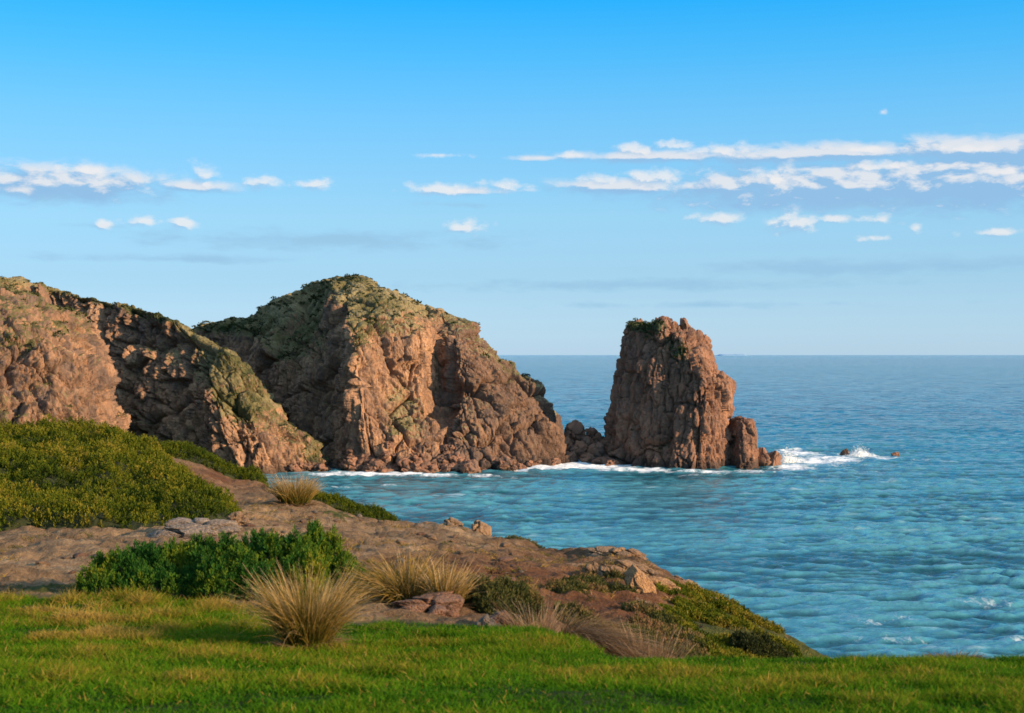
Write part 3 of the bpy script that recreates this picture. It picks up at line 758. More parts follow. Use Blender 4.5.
green = np.clip(0.75 * gb(720, 630, 110, 45) * smoothstep(620, 660, gpxA) + 0.7 * gb(60, 588, 110, 9) + 1.1 * gb(825, 652, 34, 14) + 0.6 * gb(345, 512, 60, 10) + 0.4 * gb(560, 610, 60, 25) + 0.35 * gb(600, 545, 60, 12), 0, 1)

M_ground, nt, b = mat('ground')
co = objco(nt)
nA = noise(nt, 0.8, 5, 0.65, objco(nt, (0.8, 0.5, 1))); nB = noise(nt, 4.5, 6, 0.65, objco(nt, (1, 0.45, 1))); nC = noise(nt, 22, 4, 0.7, co)
s_ = mth(nt, 'ADD', mth(nt, 'MULTIPLY', nA, 0.5), mth(nt, 'MULTIPLY', mth(nt, 'ADD', nB, nC), 0.27))
sand = ramp(nt, s_, [(0.36, (0.075, 0.050, 0.032)), (0.46, (0.145, 0.092, 0.050)), (0.56, (0.240, 0.158, 0.088)), (0.68, (0.42, 0.300, 0.175))])
redc = ramp(nt, s_, [(0.34, (0.045, 0.020, 0.010)), (0.5, (0.115, 0.052, 0.025)), (0.68, (0.26, 0.135, 0.065))])
col = mix(nt, attr(nt, 'red'), sand, redc)
gm = mth(nt, 'ADD', attr(nt, 'green'), mth(nt, 'MULTIPLY', mth(nt, 'SUBTRACT', noise(nt, 2.4, 5, 0.7, co), 0.5), 1.6))
col = mix(nt, ramp(nt, gm, [(0.5, (0, 0, 0)), (0.62, (1, 1, 1))]), col, ramp(nt, nB, [(0.3, (0.03, 0.04, 0.012)), (0.7, (0.09, 0.095, 0.025))]))
soil = ramp(nt, s_, [(0.35, (0.02, 0.03, 0.008)), (0.65, (0.06, 0.07, 0.02))])
col = mix(nt, attr(nt, 'lawn'), col, soil)
nt.links.new(col, b.inputs['Base Color']); b.inputs['Roughness'].default_value = 0.95; b.inputs['Specular IOR Level'].default_value = 0.1
bump(nt, b, mth(nt, 'ADD', nB, mth(nt, 'MULTIPLY', nC, 0.6)), 1.0, 0.12)
gr = np_mesh('ground', Vg, grid_faces(len(gpx), len(tvg)), M_ground, dict(lawn=lawn_m, red=red, green=green))
tag(gr, kind='structure')

# ------------------------------------------------------------------ lawn grass
M_grass = leaf_material('grass_blade', [(0.0, (0.014, 0.045, 0.004)), (0.35, (0.044, 0.140, 0.005)), (0.6, (0.100, 0.178, 0.006)), (0.8, (0.22, 0.165, 0.018)), (1.0, (0.36, 0.24, 0.06))], 0.4)
def blades(base, dirs, L, W, droop, tone, tip_tone, seg=3):
    """curved ribbons: base (n,3), lean dirs (n,3), length L, width W"""
    n = len(base); q = np.random.default_rng(n)
    side = unit(np.cross(dirs, unit(q.normal(size=(n, 3)))))
    V = []; T = []
    for k in range(seg + 1):
        t = k / seg
        out = dirs.copy(); out[:, 2] = 0; out = unit(out)
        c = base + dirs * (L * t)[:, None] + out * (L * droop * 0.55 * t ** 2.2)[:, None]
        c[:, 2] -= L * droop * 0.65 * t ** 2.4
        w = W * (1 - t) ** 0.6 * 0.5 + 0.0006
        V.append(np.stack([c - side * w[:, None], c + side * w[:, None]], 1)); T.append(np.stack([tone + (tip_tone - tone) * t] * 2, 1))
    V = np.stack(V, 1).reshape(-1, 3); T = np.stack(T, 1).reshape(-1)
    b0 = np.arange(n)[:, None] * (2 * (seg + 1)) + np.arange(seg)[None, :] * 2
    Fc = np.stack([b0, b0 + 1, b0 + 3, b0 + 2], -1).reshape(-1, 4)
    return V, Fc, T

def lawn():
    q = np.random.default_rng(23); n = 470000
    px = np.where(q.random(n) < .86, q.uniform(-60, 1085, n), q.uniform(-450, 1500, n)); D = (7.6 ** 2 + (18.5 ** 2 - 7.6 ** 2) * q.random(n)) ** 0.5
    edge = np.interp(px, [c[0] for c in GCOLS], [c[1][1][0] for c in GCOLS]) + 0.12
    P2 = np.stack([(px - 512) / F * D, D, 0 * D], 1)
    edge = edge + 0.35 * fbm(P2 / 0.7, 3, 44)
    keep = D < edge
    rough = np.clip((D - 13.2) / 1.5, 0, 1) * smoothstep(470, 400, px)   # coarser turf at the back left
    bare = rough * smoothstep(0.05, 0.35, fbm(P2 / 0.8, 3, 51))
    keep &= q.random(n) > bare * 0.75
    px, D, P2, rough = px[keep], D[keep], P2[keep], rough[keep]; n = len(px)
    z = zground(P2[:, 0], D); base = np.stack([P2[:, 0], D, z - 0.005], 1)
    clump = fbm(P2 / 0.45, 3, 61); med = fbm(P2 / np.array([2.6, 0.9, 1]), 3, 62)
    L = (0.060 + 0.085 * clump + 0.04 * med + q.normal(0, .018, n)).clip(.02, .17) * (1 + (0.35 + 0.9 * clump) * rough)
    a = q.uniform(0, 6.283, n); lean = q.uniform(.15, .75, n)
    dirs = unit(np.stack([np.cos(a) * lean, np.sin(a) * lean, np.ones(n)], 1))
    py = PY0 + F * (HC - z) / D
    yel = 1.0 * np.exp(-(((px - 95) / 75) ** 2 + ((py - 628) / 17) ** 2)) + 0.7 * np.exp(-(((px - 30) / 80) ** 2 + ((py - 612) / 9) ** 2)) + .5 * np.exp(-(((px - 250) / 60) ** 2 + ((py - 610) / 6) ** 2))
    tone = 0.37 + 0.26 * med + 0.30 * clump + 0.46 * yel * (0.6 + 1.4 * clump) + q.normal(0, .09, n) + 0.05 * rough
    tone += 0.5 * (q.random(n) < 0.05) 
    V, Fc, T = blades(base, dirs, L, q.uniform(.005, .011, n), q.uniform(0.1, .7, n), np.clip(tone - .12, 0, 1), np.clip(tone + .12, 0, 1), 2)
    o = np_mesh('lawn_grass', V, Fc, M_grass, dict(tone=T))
    tag(o, 'mown green lawn grass with yellowing patches across the foreground', 'grass', kind='stuff')
lawn()

# ------------------------------------------------------------------ shrubs
def poly_dist(x, y, poly):
    """signed distance inside a polygon (positive inside)"""
    n = len(poly); d = np.full(len(x), 1e9); ins = np.zeros(len(x), bool)
    for i in range(n):
        ax, ay = poly[i]; bx, by = poly[(i + 1) % n]
        ex, ey = bx - ax, by - ay
        t = np.clip(((x - ax) * ex + (y - ay) * ey) / (ex * ex + ey * ey), 0, 1)
        d = np.minimum(d, np.hypot(x - ax - t * ex, y - ay - t * ey))
        c = ((ay > y) != (by > y)) & (x < (bx - ax) * (y - ay) / (by - ay + 1e-12) + ax)
        ins ^= c
    return np.where(ins, d, -d)

M_mound = leaf_material('mound_leaf', [(0.0, (0.016, 0.032, 0.005)), (0.4, (0.058, 0.080, 0.007)), (0.7, (0.120, 0.125, 0.009)), (1.0, (0.20, 0.155, 0.025))], 0.25)
M_bush = leaf_material('bush_leaf', [(0.0, (0.010, 0.042, 0.010)), (0.4, (0.028, 0.092, 0.014)), (0.7, (0.100, 0.150, 0.012)), (1.0, (0.22, 0.20, 0.02))], 0.3)
M_dull = leaf_material('dull_leaf', [(0.0, (0.022, 0.03, 0.012)), (0.4, (0.05, 0.06, 0.018)), (0.7, (0.10, 0.09, 0.028)), (1.0, (0.18, 0.10, 0.05))], 0.2)
M_core, nt, b = mat('shrub_core'); b.inputs['Roughness'].default_value = 1
nt.links.new(ramp(nt, noise(nt, 9, 4, 0.6, objco(nt)), [(0.35, (0.014, 0.020, 0.006)), (0.7, (0.034, 0.038, 0.012))]), b.inputs['Base Color'])

def shrub(name, label, cat, material, s, bbox, hfun, cell, nspr, nleaf, slen, llen, lwid, tonefn, up=0.6, group=None, kind=None, core=0.52):
    """canopy height field hfun(x,y) over the ground, covered with leafy sprigs; bbox in world x0,x1,y0,y1"""
    q = np.random.default_rng(s)
    x0, x1, y0, y1 = bbox
    nx, ny = int((x1 - x0) / cell) + 2, int((y1 - y0) / cell) + 2
    X, Y = np.meshgrid(np.linspace(x0, x1, nx), np.linspace(y0, y1, ny), indexing='ij')
    h = hfun(X.ravel(), Y.ravel()).reshape(nx, ny)
    zg = zground(X.ravel(), Y.ravel()).reshape(nx, ny)
    Gt = np.stack([X, Y, zg + h], -1); N = grid_normals(Gt); N *= np.sign(N[..., 2:3] + 1e-9)
    area = 1 / np.maximum(N[..., 2], 0.08)
    ok = h > 0.03
    w = (area * ok).ravel(); w /= w.sum()
    idx = q.choice(nx * ny, nspr, p=w)
    P = Gt.reshape(-1, 3)[idx] + np.stack([q.uniform(-.5, .5, nspr) * cell, q.uniform(-.5, .5, nspr) * cell, q.uniform(-.6, .15, nspr) * slen], 1)
    hm = h.copy(); hm[1:] = np.minimum(hm[1:], h[:-1]); hm[:-1] = np.minimum(hm[:-1], h[1:]); hm[:, 1:] = np.minimum(hm[:, 1:], h[:, :-1]); hm[:, :-1] = np.minimum(hm[:, :-1], h[:, 1:])
    P[:, 2] -= q.random(nspr) * np.maximum(h - np.maximum(hm, 0) - 0.5 * slen, 0).ravel()[idx]
    A = unit(N.reshape(-1, 3)[idx] * (1 - up) + np.array([0, 0, up]) + 0.22 * q.normal(size=(nspr, 3)))
    sl = slen * q.uniform(.6, 1.3, nspr)
    t = np.linspace(0.0, 1, nleaf)[None, :].repeat(nspr, 0)
    az = np.arange(nleaf)[None, :] * 2.4 + q.uniform(0, 6.28, (nspr, 1))
    e1 = unit(np.cross(A, [1.0, 0.3, 0.1])); e2 = np.cross(A, e1)
    rad = e1[:, None] * np.cos(az)[..., None] + e2[:, None] * np.sin(az)[..., None]
    open_ = (0.95 - 0.65 * t)[..., None]
    LA = unit(A[:, None] + rad * open_ + 0.15 * q.normal(size=rad.shape))
    LP = P[:, None] + A[:, None] * (sl[:, None] * (t - 0.55))[..., None] + rad * 0.006
    L = (llen * (1.1 - 0.35 * t) * q.uniform(.8, 1.2, t.shape)).ravel()
    V, Fc = leaves(LP.reshape(-1, 3), LA.reshape(-1, 3), L, lwid * L / llen, q)
    tn = tonefn(P[:, 0], P[:, 1], q)[:, None] + 0.22 * (t - 0.5) + q.normal(0, .07, t.shape)
    T = np.repeat(np.clip(tn.ravel(), 0, 1), 4)
    # dark sheet under the leaves, coloured as the shaded inside of the shrub
    Vc = np.stack([X, Y, zg + np.where(ok, h * core - 0.02, -0.06)], -1).reshape(-1, 3)
    fc = grid_faces(nx, ny); okf = ok.ravel()[fc].any(1); fc = fc[okf]
    org = np.array([(x0 + x1) / 2, (y0 + y1) / 2, zground([(x0 + x1) / 2], [(y0 + y1) / 2])[0]])
    o = np_mesh(name, V - org, Fc, material, dict(tone=T), smooth=False); o.location = org
    used = np.unique(fc); remap = np.zeros(len(Vc), int); remap[used] = np.arange(len(used))
    np_mesh('dark_core', Vc[used] - org, remap[fc], M_core, smooth=False, parent=o)
    tag(o, label, cat, group, kind); return o

def pd(px, D): return ((px - 512) / F * D, D)
def poly_h(polypd, H, edge, s, lump=0.45, lsize=0.7, gaps=None):
    poly = [pd(*p) for p in polypd]
    def f(x, y):
        P = np.stack([x, y, 0 * x], 1)
        d = poly_dist(x, y, poly) + 0.35 * edge * fbm(P / (lsize * 0.8), 3, s + 1)
        h = H * np.sqrt(np.clip(1 - (1 - np.clip(d / edge, 0, 1)) ** 2, 0, 1))
        F1, F2, i_, _ = worley(P / lsize + 0.2 * np.stack([fbm(P, 2, s + 7), fbm(P, 2, s + 8), 0 * x], 1), s)
        h = h * (1 - lump + lump * np.clip(1.25 - 1.25 * F1, 0.1, 2) * (0.75 + 0.5 * i_) + 0.25 * fbm(P / 2.2, 2, s + 3))
        if gaps is not None: h = h * smoothstep(gaps, gaps + 0.2, fbm(P / 1.1, 3, s + 5))
        return h
    xs = [p[0] for p in poly]; ys = [p[1] for p in poly]
    return f, (min(xs) - .3, max(xs) + .3, min(ys) - .3, max(ys) + .3)

def lobe_h(lobes, s, lump=0.35, lsize=0.3):
    L = [(pd(px, D)[0], D, rx, ry, h) for px, D, rx, ry, h in lobes]
    def f(x, y):
        P = np.stack([x, y, 0 * x], 1); h = 0 * x
        wx = x + 0.12 * fbm(P / 0.5, 2, s + 2); wy = y + 0.12 * fbm(P / 0.5, 2, s + 3)
        for cx, cy, rx, ry, H in L:
            r2 = ((wx - cx) / rx) ** 2 + ((wy - cy) / ry) ** 2
            h = np.maximum(h, H * np.sqrt(np.clip(1 - r2, 0, 1)))
        F1, F2, i_, _ = worley(P / lsize, s)
        return h * (1 - lump + lump * (1.2 - 0.9 * F1) * (0.75 + .5 * i_))
    bb = (min(l[0] - l[2] for l in L) - .2, max(l[0] + l[2] for l in L) + .2, min(l[1] - l[3] for l in L) - .2, max(l[1] + l[3] for l in L) + .2)
    return f, bb

def tone_c(base, amp, s, lsize, cs):
    g = tone_n(base, amp, s, lsize)
    def f(x, y, q):
        P = np.stack([x, y, 0 * x], 1)
        F1, F2, i_, _ = worley(P / lsize + 0.2 * np.stack([fbm(P, 2, cs + 7), fbm(P, 2, cs + 8), 0 * x], 1), cs)
        return g(x, y, q) + 0.45 * ((i_ * 7.7) % 1.0 - .5) - 0.3 * smoothstep(.45, .8, F1)  # shade in the hollows between clumps painted into the leaf tone
    return f
def tone_n(base, amp, s, size=0.8):
    def f(x, y, q):
        P = np.stack([x, y, 0 * x], 1)
        return base + amp * fbm(P / size, 3, s) + q.normal(0, .09, len(x))
    return f

f, bb = poly_h([(-190, 33.8), (0, 33.8), (150, 33.2), (215, 34.2), (243, 36), (240, 38), (226, 41), (208, 44), (185, 48), (158, 52), (120, 57), (-190, 58)], 0.58, 0.8, 101, lump=0.85, lsize=0.8)
shrub('coastal_shrub', 'wide yellow-green mat of coastal scrub over the mound at far left', 'shrub', M_mound, 1, bb, f, 0.07, 27000, 10, 0.19, 0.085, 0.038, tone_c(0.54, 0.45, 31, 0.8, 101), up=0.6)
f, bb = poly_h([(148, 54.5), (178, 55.2), (205, 55.6), (240, 56), (262, 55.6), (272, 57), (262, 60), (200, 61), (148, 62)], 0.55, 0.8, 111, lsize=0.8)
shrub('coastal_shrub', 'long strip of green scrub along the crest behind the bare red slope', 'shrub', M_mound, 2, bb, f, 0.08, 5200, 9, 0.18, 0.085, 0.036, tone_n(0.36, 0.3, 32, 1.4))
f, bb = poly_h([(300, 45), (330, 44.6), (360, 45), (388, 45.6), (396, 47), (385, 49), (350, 49.5), (296, 49)], 0.36, 0.6, 121, lsize=0.6)
shrub('coastal_shrub', 'low bright green shrub on the crest right of the tall dry tuft', 'shrub', M_mound, 3, bb, f, 0.07, 2600, 9, 0.15, 0.07, 0.032, tone_n(0.34, 0.3, 33, 1.0))
f, bb = lobe_h([(128, 18.9, .55, .55, .62), (168, 19.2, .6, .6, .78), (205, 19.3, .6, .7, .88), (245, 19.3, .6, .7, .97), (285, 19.2, .55, .7, 1.0), (318, 19.3, .5, .6, .88), (340, 19.3, .4, .5, .62), (108, 18.6, .42, .4, .4), (185, 18.6, .6, .5, .5), (260, 18.4, .6, .5, .66), (225, 18.3, .5, .5, .55), (300, 18.4, .45, .45, .68), (150, 18.5, .5, .4, .42)], 131, lump=0.5, lsize=0.3)
def tone_bush(x, y, q):
    px = 512 + F * x / y; P = np.stack([x, y, 0 * x], 1)
    return 0.40 + 0.28 * smoothstep(250, 340, px) + 0.45 * fbm(P / 0.5, 3, 41) + q.normal(0, .09, len(x))  # sunlit right side of the bush put into the leaf tone
shrub('leafy_bush', 'dense rounded dark green leafy bush behind the big tussock', 'bush', M_bush, 4, bb, f, 0.03, 3400, 22, 0.17, 0.062, 0.021, tone_bush, up=0.72, core=0.72)
f, bb = lobe_h([(492, 18.2, .22, .4, .36), (512, 18.6, .28, .45, .42), (530, 18.8, .2, .35, .3), (478, 18.6, .16, .3, .42)], 141)
shrub('leafy_bush', 'dull olive shrub on the slope right of the tussocks', 'bush', M_dull, 5, bb, f, 0.03, 800, 18, 0.13, 0.05, 0.02, tone_n(0.42, 0.5, 34, .3), core=0.7)
f, bb = poly_h([(655, 24.9), (668, 26.6), (700, 27.6), (735, 27.2), (770, 26.6), (835, 26.9), (856, 26.2), (845, 24), (825, 22), (760, 19.5), (700, 19), (655, 19.6), (648, 22)], 0.10, 0.4, 151, lump=0.7, lsize=0.38, gaps=-0.02)
shrub('slope_shrub', 'patchy green creeping scrub on the seaward slope at right', 'shrub', M_mound, 6, bb, f, 0.05, 9000, 10, 0.11, 0.055, 0.024, tone_c(0.50, 0.5, 35, 0.38, 151))
f, bb = lobe_h([(745, 21.3, .3, .35, .38), (765, 21.5, .32, .35, .42), (783, 21.6, .2, .3, .3)], 161)
shrub('slope_shrub', 'compact dark rounded shrub low on the seaward slope near the lawn', 'shrub', M_dull, 7, bb, f, 0.03, 800, 16, 0.11, 0.05, 0.02, tone_n(0.25, 0.5, 36, .5))
f, bb = poly_h([(545, 20), (600, 18.5), (700, 18.5), (730, 20), (680, 23.5), (660, 26), (610, 26.5), (585, 27), (550, 24)], 0.15, 0.4, 171, lump=0.6, lsize=0.4, gaps=0.02)
shrub('slope_shrub', 'thin olive scrub patches on the red earth below the orange rock', 'shrub', M_dull, 8, bb, f, 0.05, 4200, 10, 0.11, 0.055, 0.022, tone_n(0.55, 0.6, 37, .6))
f, bb = poly_h([(492, 43), (512, 42), (540, 41), (560, 39.5), (566, 40.5), (540, 43.5), (505, 45)], 0.14, 0.4, 181, lump=0.6, lsize=0.5, gaps=-0.1)
shrub('slope_shrub', 'thin strip of low green scrub along the bare crest above the sea', 'shrub', M_dull, 9, bb, f, 0.06, 900, 9, 0.10, 0.06, 0.025, tone_n(0.5, 0.4, 38, .6))

# ------------------------------------------------------------------ tussocks
M_straw = leaf_material('tussock_blade', [(0.0, (0.028, 0.042, 0.008)), (0.3, (0.095, 0.090, 0.014)), (0.55, (0.27, 0.165, 0.032)), (0.8, (0.43, 0.28, 0.11)), (1.0, (0.55, 0.41, 0.25))], 0.3)
M_greystraw = leaf_material('dry_blade', [(0.0, (0.06, 0.036, 0.018)), (0.4, (0.145, 0.088, 0.045)), (0.7, (0.26, 0.17, 0.095)), (1.0, (0.40, 0.31, 0.22))], 0.25)
def tussock(name, label, px, D, n, R, Hm, spread, s, material, tone0=0.1, tone1=0.75, droop=(0.1, .6), lean=(0, 0), width=.005, zoff=0.0, seg=6, cat='grass tuft', group=None):
    q = np.random.default_rng(s)
    x, y = pd(px, D); z = zground([x], [y])[0] + zoff
    a = q.uniform(0, 6.283, n); r = R * np.sqrt(q.random(n))
    base = np.stack([x + r * np.cos(a), y + r * np.sin(a), np.zeros(n)], 1); base[:, 2] = np.minimum(zground(base[:, 0], base[:, 1]) + zoff, z + .1) - 0.02
    a2 = a + q.normal(0, .5, n); th = spread * (0.15 + 0.85 * (r / R)) * q.uniform(.4, 1.15, n)
    dirs = unit(np.stack([np.sin(th) * np.cos(a2) + lean[0], np.sin(th) * np.sin(a2) + lean[1], np.cos(th)], 1))
    L = Hm * q.beta(5, 2.2, n) * 1.25
    tn = q.normal(0, .17, n) - 0.25 * (q.random(n) < .2)
    V, Fc, T = blades(base, dirs, L, q.uniform(.6, 1.3, n) * width, np.where(q.random(n) < .12, 1.5, 1) * q.uniform(*droop, n), np.clip(tone0 + tn, 0, 1), np.clip(tone1 + tn, 0, 1), seg)
    o = np_mesh(name, V - np.array([x, y, z]), Fc, material, dict(tone=T), smooth=False); o.location = (x, y, z)
    m = n // 3; a = q.uniform(0, 6.283, m); r = R * (0.6 + 0.8 * q.random(m))
    b2 = np.stack([x + r * np.cos(a), y + r * np.sin(a), np.zeros(m)], 1); b2[:, 2] = np.minimum(zground(b2[:, 0], b2[:, 1]) + zoff, z + .1) - 0.01
    a2 = a + q.normal(0, .9, m); lean2 = q.uniform(.6, 2.2, m)
    d2 = unit(np.stack([np.cos(a2) * lean2 + 2 * lean[0], np.sin(a2) * lean2, np.ones(m)], 1)); t2 = q.uniform(.1, .7, m)
    V2, F2_, T2 = blades(b2, d2, Hm * q.uniform(.15, .42, m), q.uniform(.6, 1.3, m) * width, q.uniform(.3, 1.1, m), t2, np.clip(t2 + .15, 0, 1), 4)
    np_mesh('dead_thatch', V2 - np.array([x, y, z]), F2_, M_greystraw, dict(tone=T2), smooth=False, parent=o)
    tag(o, label, cat, group); return o
tussock('grass_tussock', 'big fan-shaped straw tussock standing at the back edge of the lawn', 307, 13.2, 2000, .17, .84, .50, 1, M_straw, 0.12, 0.88, (0.1, .7), width=.0052)
tussock('grass_tussock', 'golden arching tussock on the earth hummock, left of its smaller neighbour', 406, 18.4, 1300, .22, .78, .78, 2, M_straw, 0.42, 0.70, (0.15, .8), width=.010, lean=(-.12, 0))
tussock('grass_tussock', 'smaller pale upright tussock on the right side of the earth hummock', 446, 18.0, 600, .14, .70, .40, 3, M_straw, 0.40, 0.86, (0.1, .6), width=.009, lean=(.1, 0))
tussock('grass_tussock', 'tall dry tuft on the crest against the bay water', 295, 42.5, 1100, .42, 1.0, .55, 4, M_straw, 0.2, 0.9, (0.1, .5), width=.014)
tussock('grass_tussock', 'wind-bent brown tussock drooping to the right behind the lawn edge', 585, 15.4, 1700, .28, .62, .8, 5, M_greystraw, 0.15, 0.7, (0.6, 1.4), lean=(.75, -.1), width=.005)
tussock('dry_tuft', 'upright grey dead tuft left of the wind-bent tussock', 538, 15.6, 300, .26, .46, .75, 6, M_greystraw, 0.2, .95, (0.0, .35), width=.005)
tussock('dry_tuft', 'sparse reddish dry sprigs right of the wind-bent tussock', 650, 15.2, 260, .28, .52, .8, 7, M_greystraw, 0.25, .75, (0.0, .3), width=.006)
tussock('dry_tuft', 'short reddish brown tuft at the far right lawn edge', 955, 13.3, 500, .22, .16, 1.0, 8, M_greystraw, 0.15, .6, (0.2, .7), width=.006)

# ------------------------------------------------------------------ rocks and earth in the foreground
def near_rock(name, label, px, D, w, h, s, material, sink=0.3, depth=None, rot=(0, 0, 0), cat='rock', blocky=.25, group=None):
    x, y = pd(px, D); z = zground([x], [y])[0]
    me = rock_mesh(name, s, (1, 1, 1), 5, blocky, material)
    o = place_rock(name, me, (x, y, z + h * (0.5 - sink)), (w / 2, (depth or w) / 2, h / 2 * 1.3), rot)
    tag(o, label, cat, group); return o
near_rock('earth_hummock', 'eroded reddish earth hummock beneath the golden tussocks', 430, 17.6, 1.0, .40, 201, M_red_rock, .42, .7, cat='hummock', blocky=.45)
near_rock('rock', 'pale grey weathered stone beside the dark hollow at the lawn edge', 487, 15.6, .34, .24, 202, M_pale_rock, .25, rot=(0, .3, .4))
near_rock('rock', 'reddish brown stone at the lawn edge left of the grey dead tuft', 500, 15.9, .34, .2, 203, M_red_rock, .3, .35)
near_rock('rock', 'round brown boulder on the bare crest, right of its low neighbour', 481, 44.6, .62, .58, 204, M_near_rock, .22)
near_rock('rock', 'low brown boulder on the bare crest, left of the round one', 453, 45.2, .7, .42, 205, M_near_rock, .25)
near_rock('rock', 'small flat stone leftmost on the bare crest above the bay', 428, 45.5, .6, .22, 206, M_near_rock, .3)
near_rock('rock', 'bright orange wedge-shaped rock leaning on the right slope', 640, 24.8, .5, .62, 207, M_orange, .25, .5, (0, -.5, .3), blocky=.2)
near_rock('rock', 'long tan rock slab slanting above the orange wedge rock', 648, 27.6, 1.3, .24, 308, M_near_rock, .5, .6, (0, .38, .1), blocky=.35)
near_rock('rock', 'tan flat slab left of the orange wedge rock', 612, 26.6, .7, .24, 309, M_near_rock, .45, .5, (0, .25, .1), blocky=.3)
near_rock('rock', 'grey-brown hump of rock on the rounded crest of the right slope', 604, 32.6, 1.0, .34, 311, M_near_rock, .5, 1.0, (0, .1, .5), blocky=.3)
near_rock('rock', 'flat-topped brown rock right of the crest hump, against the sea', 628, 32.0, 1.1, .32, 313, M_near_rock, .52, .9, (0, .2, 1.2), blocky=.3)
near_rock('rock', 'thin tan ledge stone high on the right slope, left of the flat-topped rock', 582, 30.2, .9, .22, 321, M_near_rock, .45, .5, (0, .2, .2), blocky=.3)
near_rock('rock', 'orange ledge rock just right of the orange wedge rock', 662, 25.8, .75, .26, 322, M_orange, .45, .4, (0, .45, .2), blocky=.3)
near_rock('rock', 'narrow tan ledge low on the slope below the orange wedge rock', 655, 22.6, .8, .2, 323, M_near_rock, .45, .35, (0, .5, .1), blocky=.3)
near_rock('rock', 'tan stone at the top edge of the scrub on the right slope', 715, 26.6, .6, .2, 324, M_near_rock, .45, .35, (0, .45, .1), blocky=.3)
near_rock('rock', 'small tan block in the red earth of the slope', 592, 27.6, .42, .28, 211, M_near_rock, .3)
near_rock('rock', 'tan ledge rock along the slope edge against the sea', 690, 28.4, 1.1, .24, 312, M_near_rock, .5, .5, (0, .42, .1), blocky=.3)
near_rock('rock', 'pale rock ledge at the right foot of the scrub mound', 205, 32.0, 1.9, .42, 213, M_pale_rock, .36, 1.2, blocky=.3)
near_rock('rock', 'pinkish block at the right end of the pale rock ledge', 238, 33.0, .6, .36, 214, M_near_rock, .3)
near_rock('rock', 'low pale stone left of the rock ledge under the scrub mound', 165, 31.6, .8, .22, 215, M_pale_rock, .36)
near_rock('rock', 'brown slab half buried low on the right slope', 700, 21.0, .6, .22, 216, M_red_rock, .3, .4, (0, .4, 0))
# small loose stones over the bare ground
q = np.random.default_rng(77)
s_protos = [rock_mesh('stone', 230 + k, (1, 1, .6), 3, .25, m) for k, m in enumerate([M_near_rock, M_pale_rock, M_near_rock, M_red_rock])]
for i in range(290):
    if i < 190: px, D = q.uniform(250, 480), q.uniform(23, 44)
    elif i < 250: px, D = q.uniform(500, 640), q.uniform(21, 33)
    else: px, D = q.uniform(0, 240), q.uniform(20, 32)
    x, y = pd(px, D); z = zground([x], [y])[0]; sc = min(q.lognormal(-3.0, .5), .16)
    o = place_rock('stone', s_protos[i % 4], (x, y, z + sc * .2), (sc * 1.2, sc, sc), (0, 0, q.uniform(0, 6.28)))
    tag(o, 'small loose stone lying on the bare sandy ground of the headland', 'stone', 'loose stones on the bare ground')

def litter():
    q = np.random.default_rng(91); n = 900
    px = np.concatenate([q.uniform(250, 500, 400), q.uniform(490, 830, 350), q.uniform(-20, 240, 150)])
    D = np.concatenate([q.uniform(19, 45, 400), q.uniform(18, 34, 350), q.uniform(18.5, 32, 150)])
    P2 = np.stack([(px - 512) / F * D, D, 0 * D], 1)
    k = fbm(P2 / 2.0, 3, 93) > 0.02; P2 = P2[k]; n = len(P2); m = 26
    B = np.repeat(P2, m, 0) + np.concatenate([q.normal(0, .09, (n * m, 2)), np.zeros((n * m, 1))], 1)
    B[:, 2] = zground(B[:, 0], B[:, 1]) - .005
    a = q.uniform(0, 6.283, n * m); lean = q.uniform(.3, 1.6, n * m)
    dirs = unit(np.stack([np.cos(a) * lean, np.sin(a) * lean, np.ones(n * m)], 1))
    t = np.repeat(q.uniform(.15, .75, n), m) + q.normal(0, .1, n * m)
    V, Fc, T = blades(B, dirs, q.uniform(.04, .15, n * m), q.uniform(.008, .016, n * m), q.uniform(.1, .8, n * m), np.clip(t - .1, 0, 1), np.clip(t + .1, 0, 1), 2)
    tag(np_mesh('dry_grass', V, Fc, M_straw, dict(tone=T), smooth=False), 'sparse dry grass and litter dotted over the bare ground', 'grass', kind='stuff')
litter()

# ------------------------------------------------------------------ sky, sun, camera
SUN_AZ, SUN_EL = math.radians(119), math.radians(16)      # azimuth from +Y towards +X
w = bpy.data.worlds.new('World'); bpy.context.scene.world = w; w.use_nodes = True
nt = w.node_tree; bg = nt.nodes['Background']; bg.inputs['Strength'].default_value = 0.12
sky = nt.nodes.new('ShaderNodeTexSky'); sky.sky_type = 'NISHITA'; sky.sun_disc = False
sky.sun_elevation = SUN_EL; sky.sun_rotation = SUN_AZ; sky.altitude = 0; sky.air_density = 1.0; sky.dust_density = 0.6; sky.ozone_density = 2.0
tc = nt.nodes.new('ShaderNodeTexCoord'); sep = nt.nodes.new('ShaderNodeSeparateXYZ'); nt.links.new(tc.outputs['Generated'], sep.inputs[0])
el = mth(nt, 'ARCSINE', sep.outputs[2]); az = mth(nt, 'ARCTAN2', sep.outputs[0], sep.outputs[1])
# elevation tint: azure over pale horizon; unseen upper sky brightened and warmed as fill light
tint = ramp(nt, mth(nt, 'MULTIPLY', el, 1 / 1.5708), [(0.0, (0.59, 0.89, 1.73)), (0.010, (0.55, 0.82, 1.45)), (0.033, (0.39, 0.575, 0.91)), (0.0624, (0.45, 0.635, 0.83)), (0.1057, (0.335, 0.69, 0.91)), (0.133, (0.185, 0.71, 0.98)), (0.1604, (0.045, 0.69, 1.07)), (0.21, (0.25, 0.8, 1.1)), (0.36, (2.1, 1.85, 1.5)), (1.0, (2.8, 2.2, 1.6))])
SKYC = mix(nt, 1.0, sky.outputs[0], tint, 'MULTIPLY')

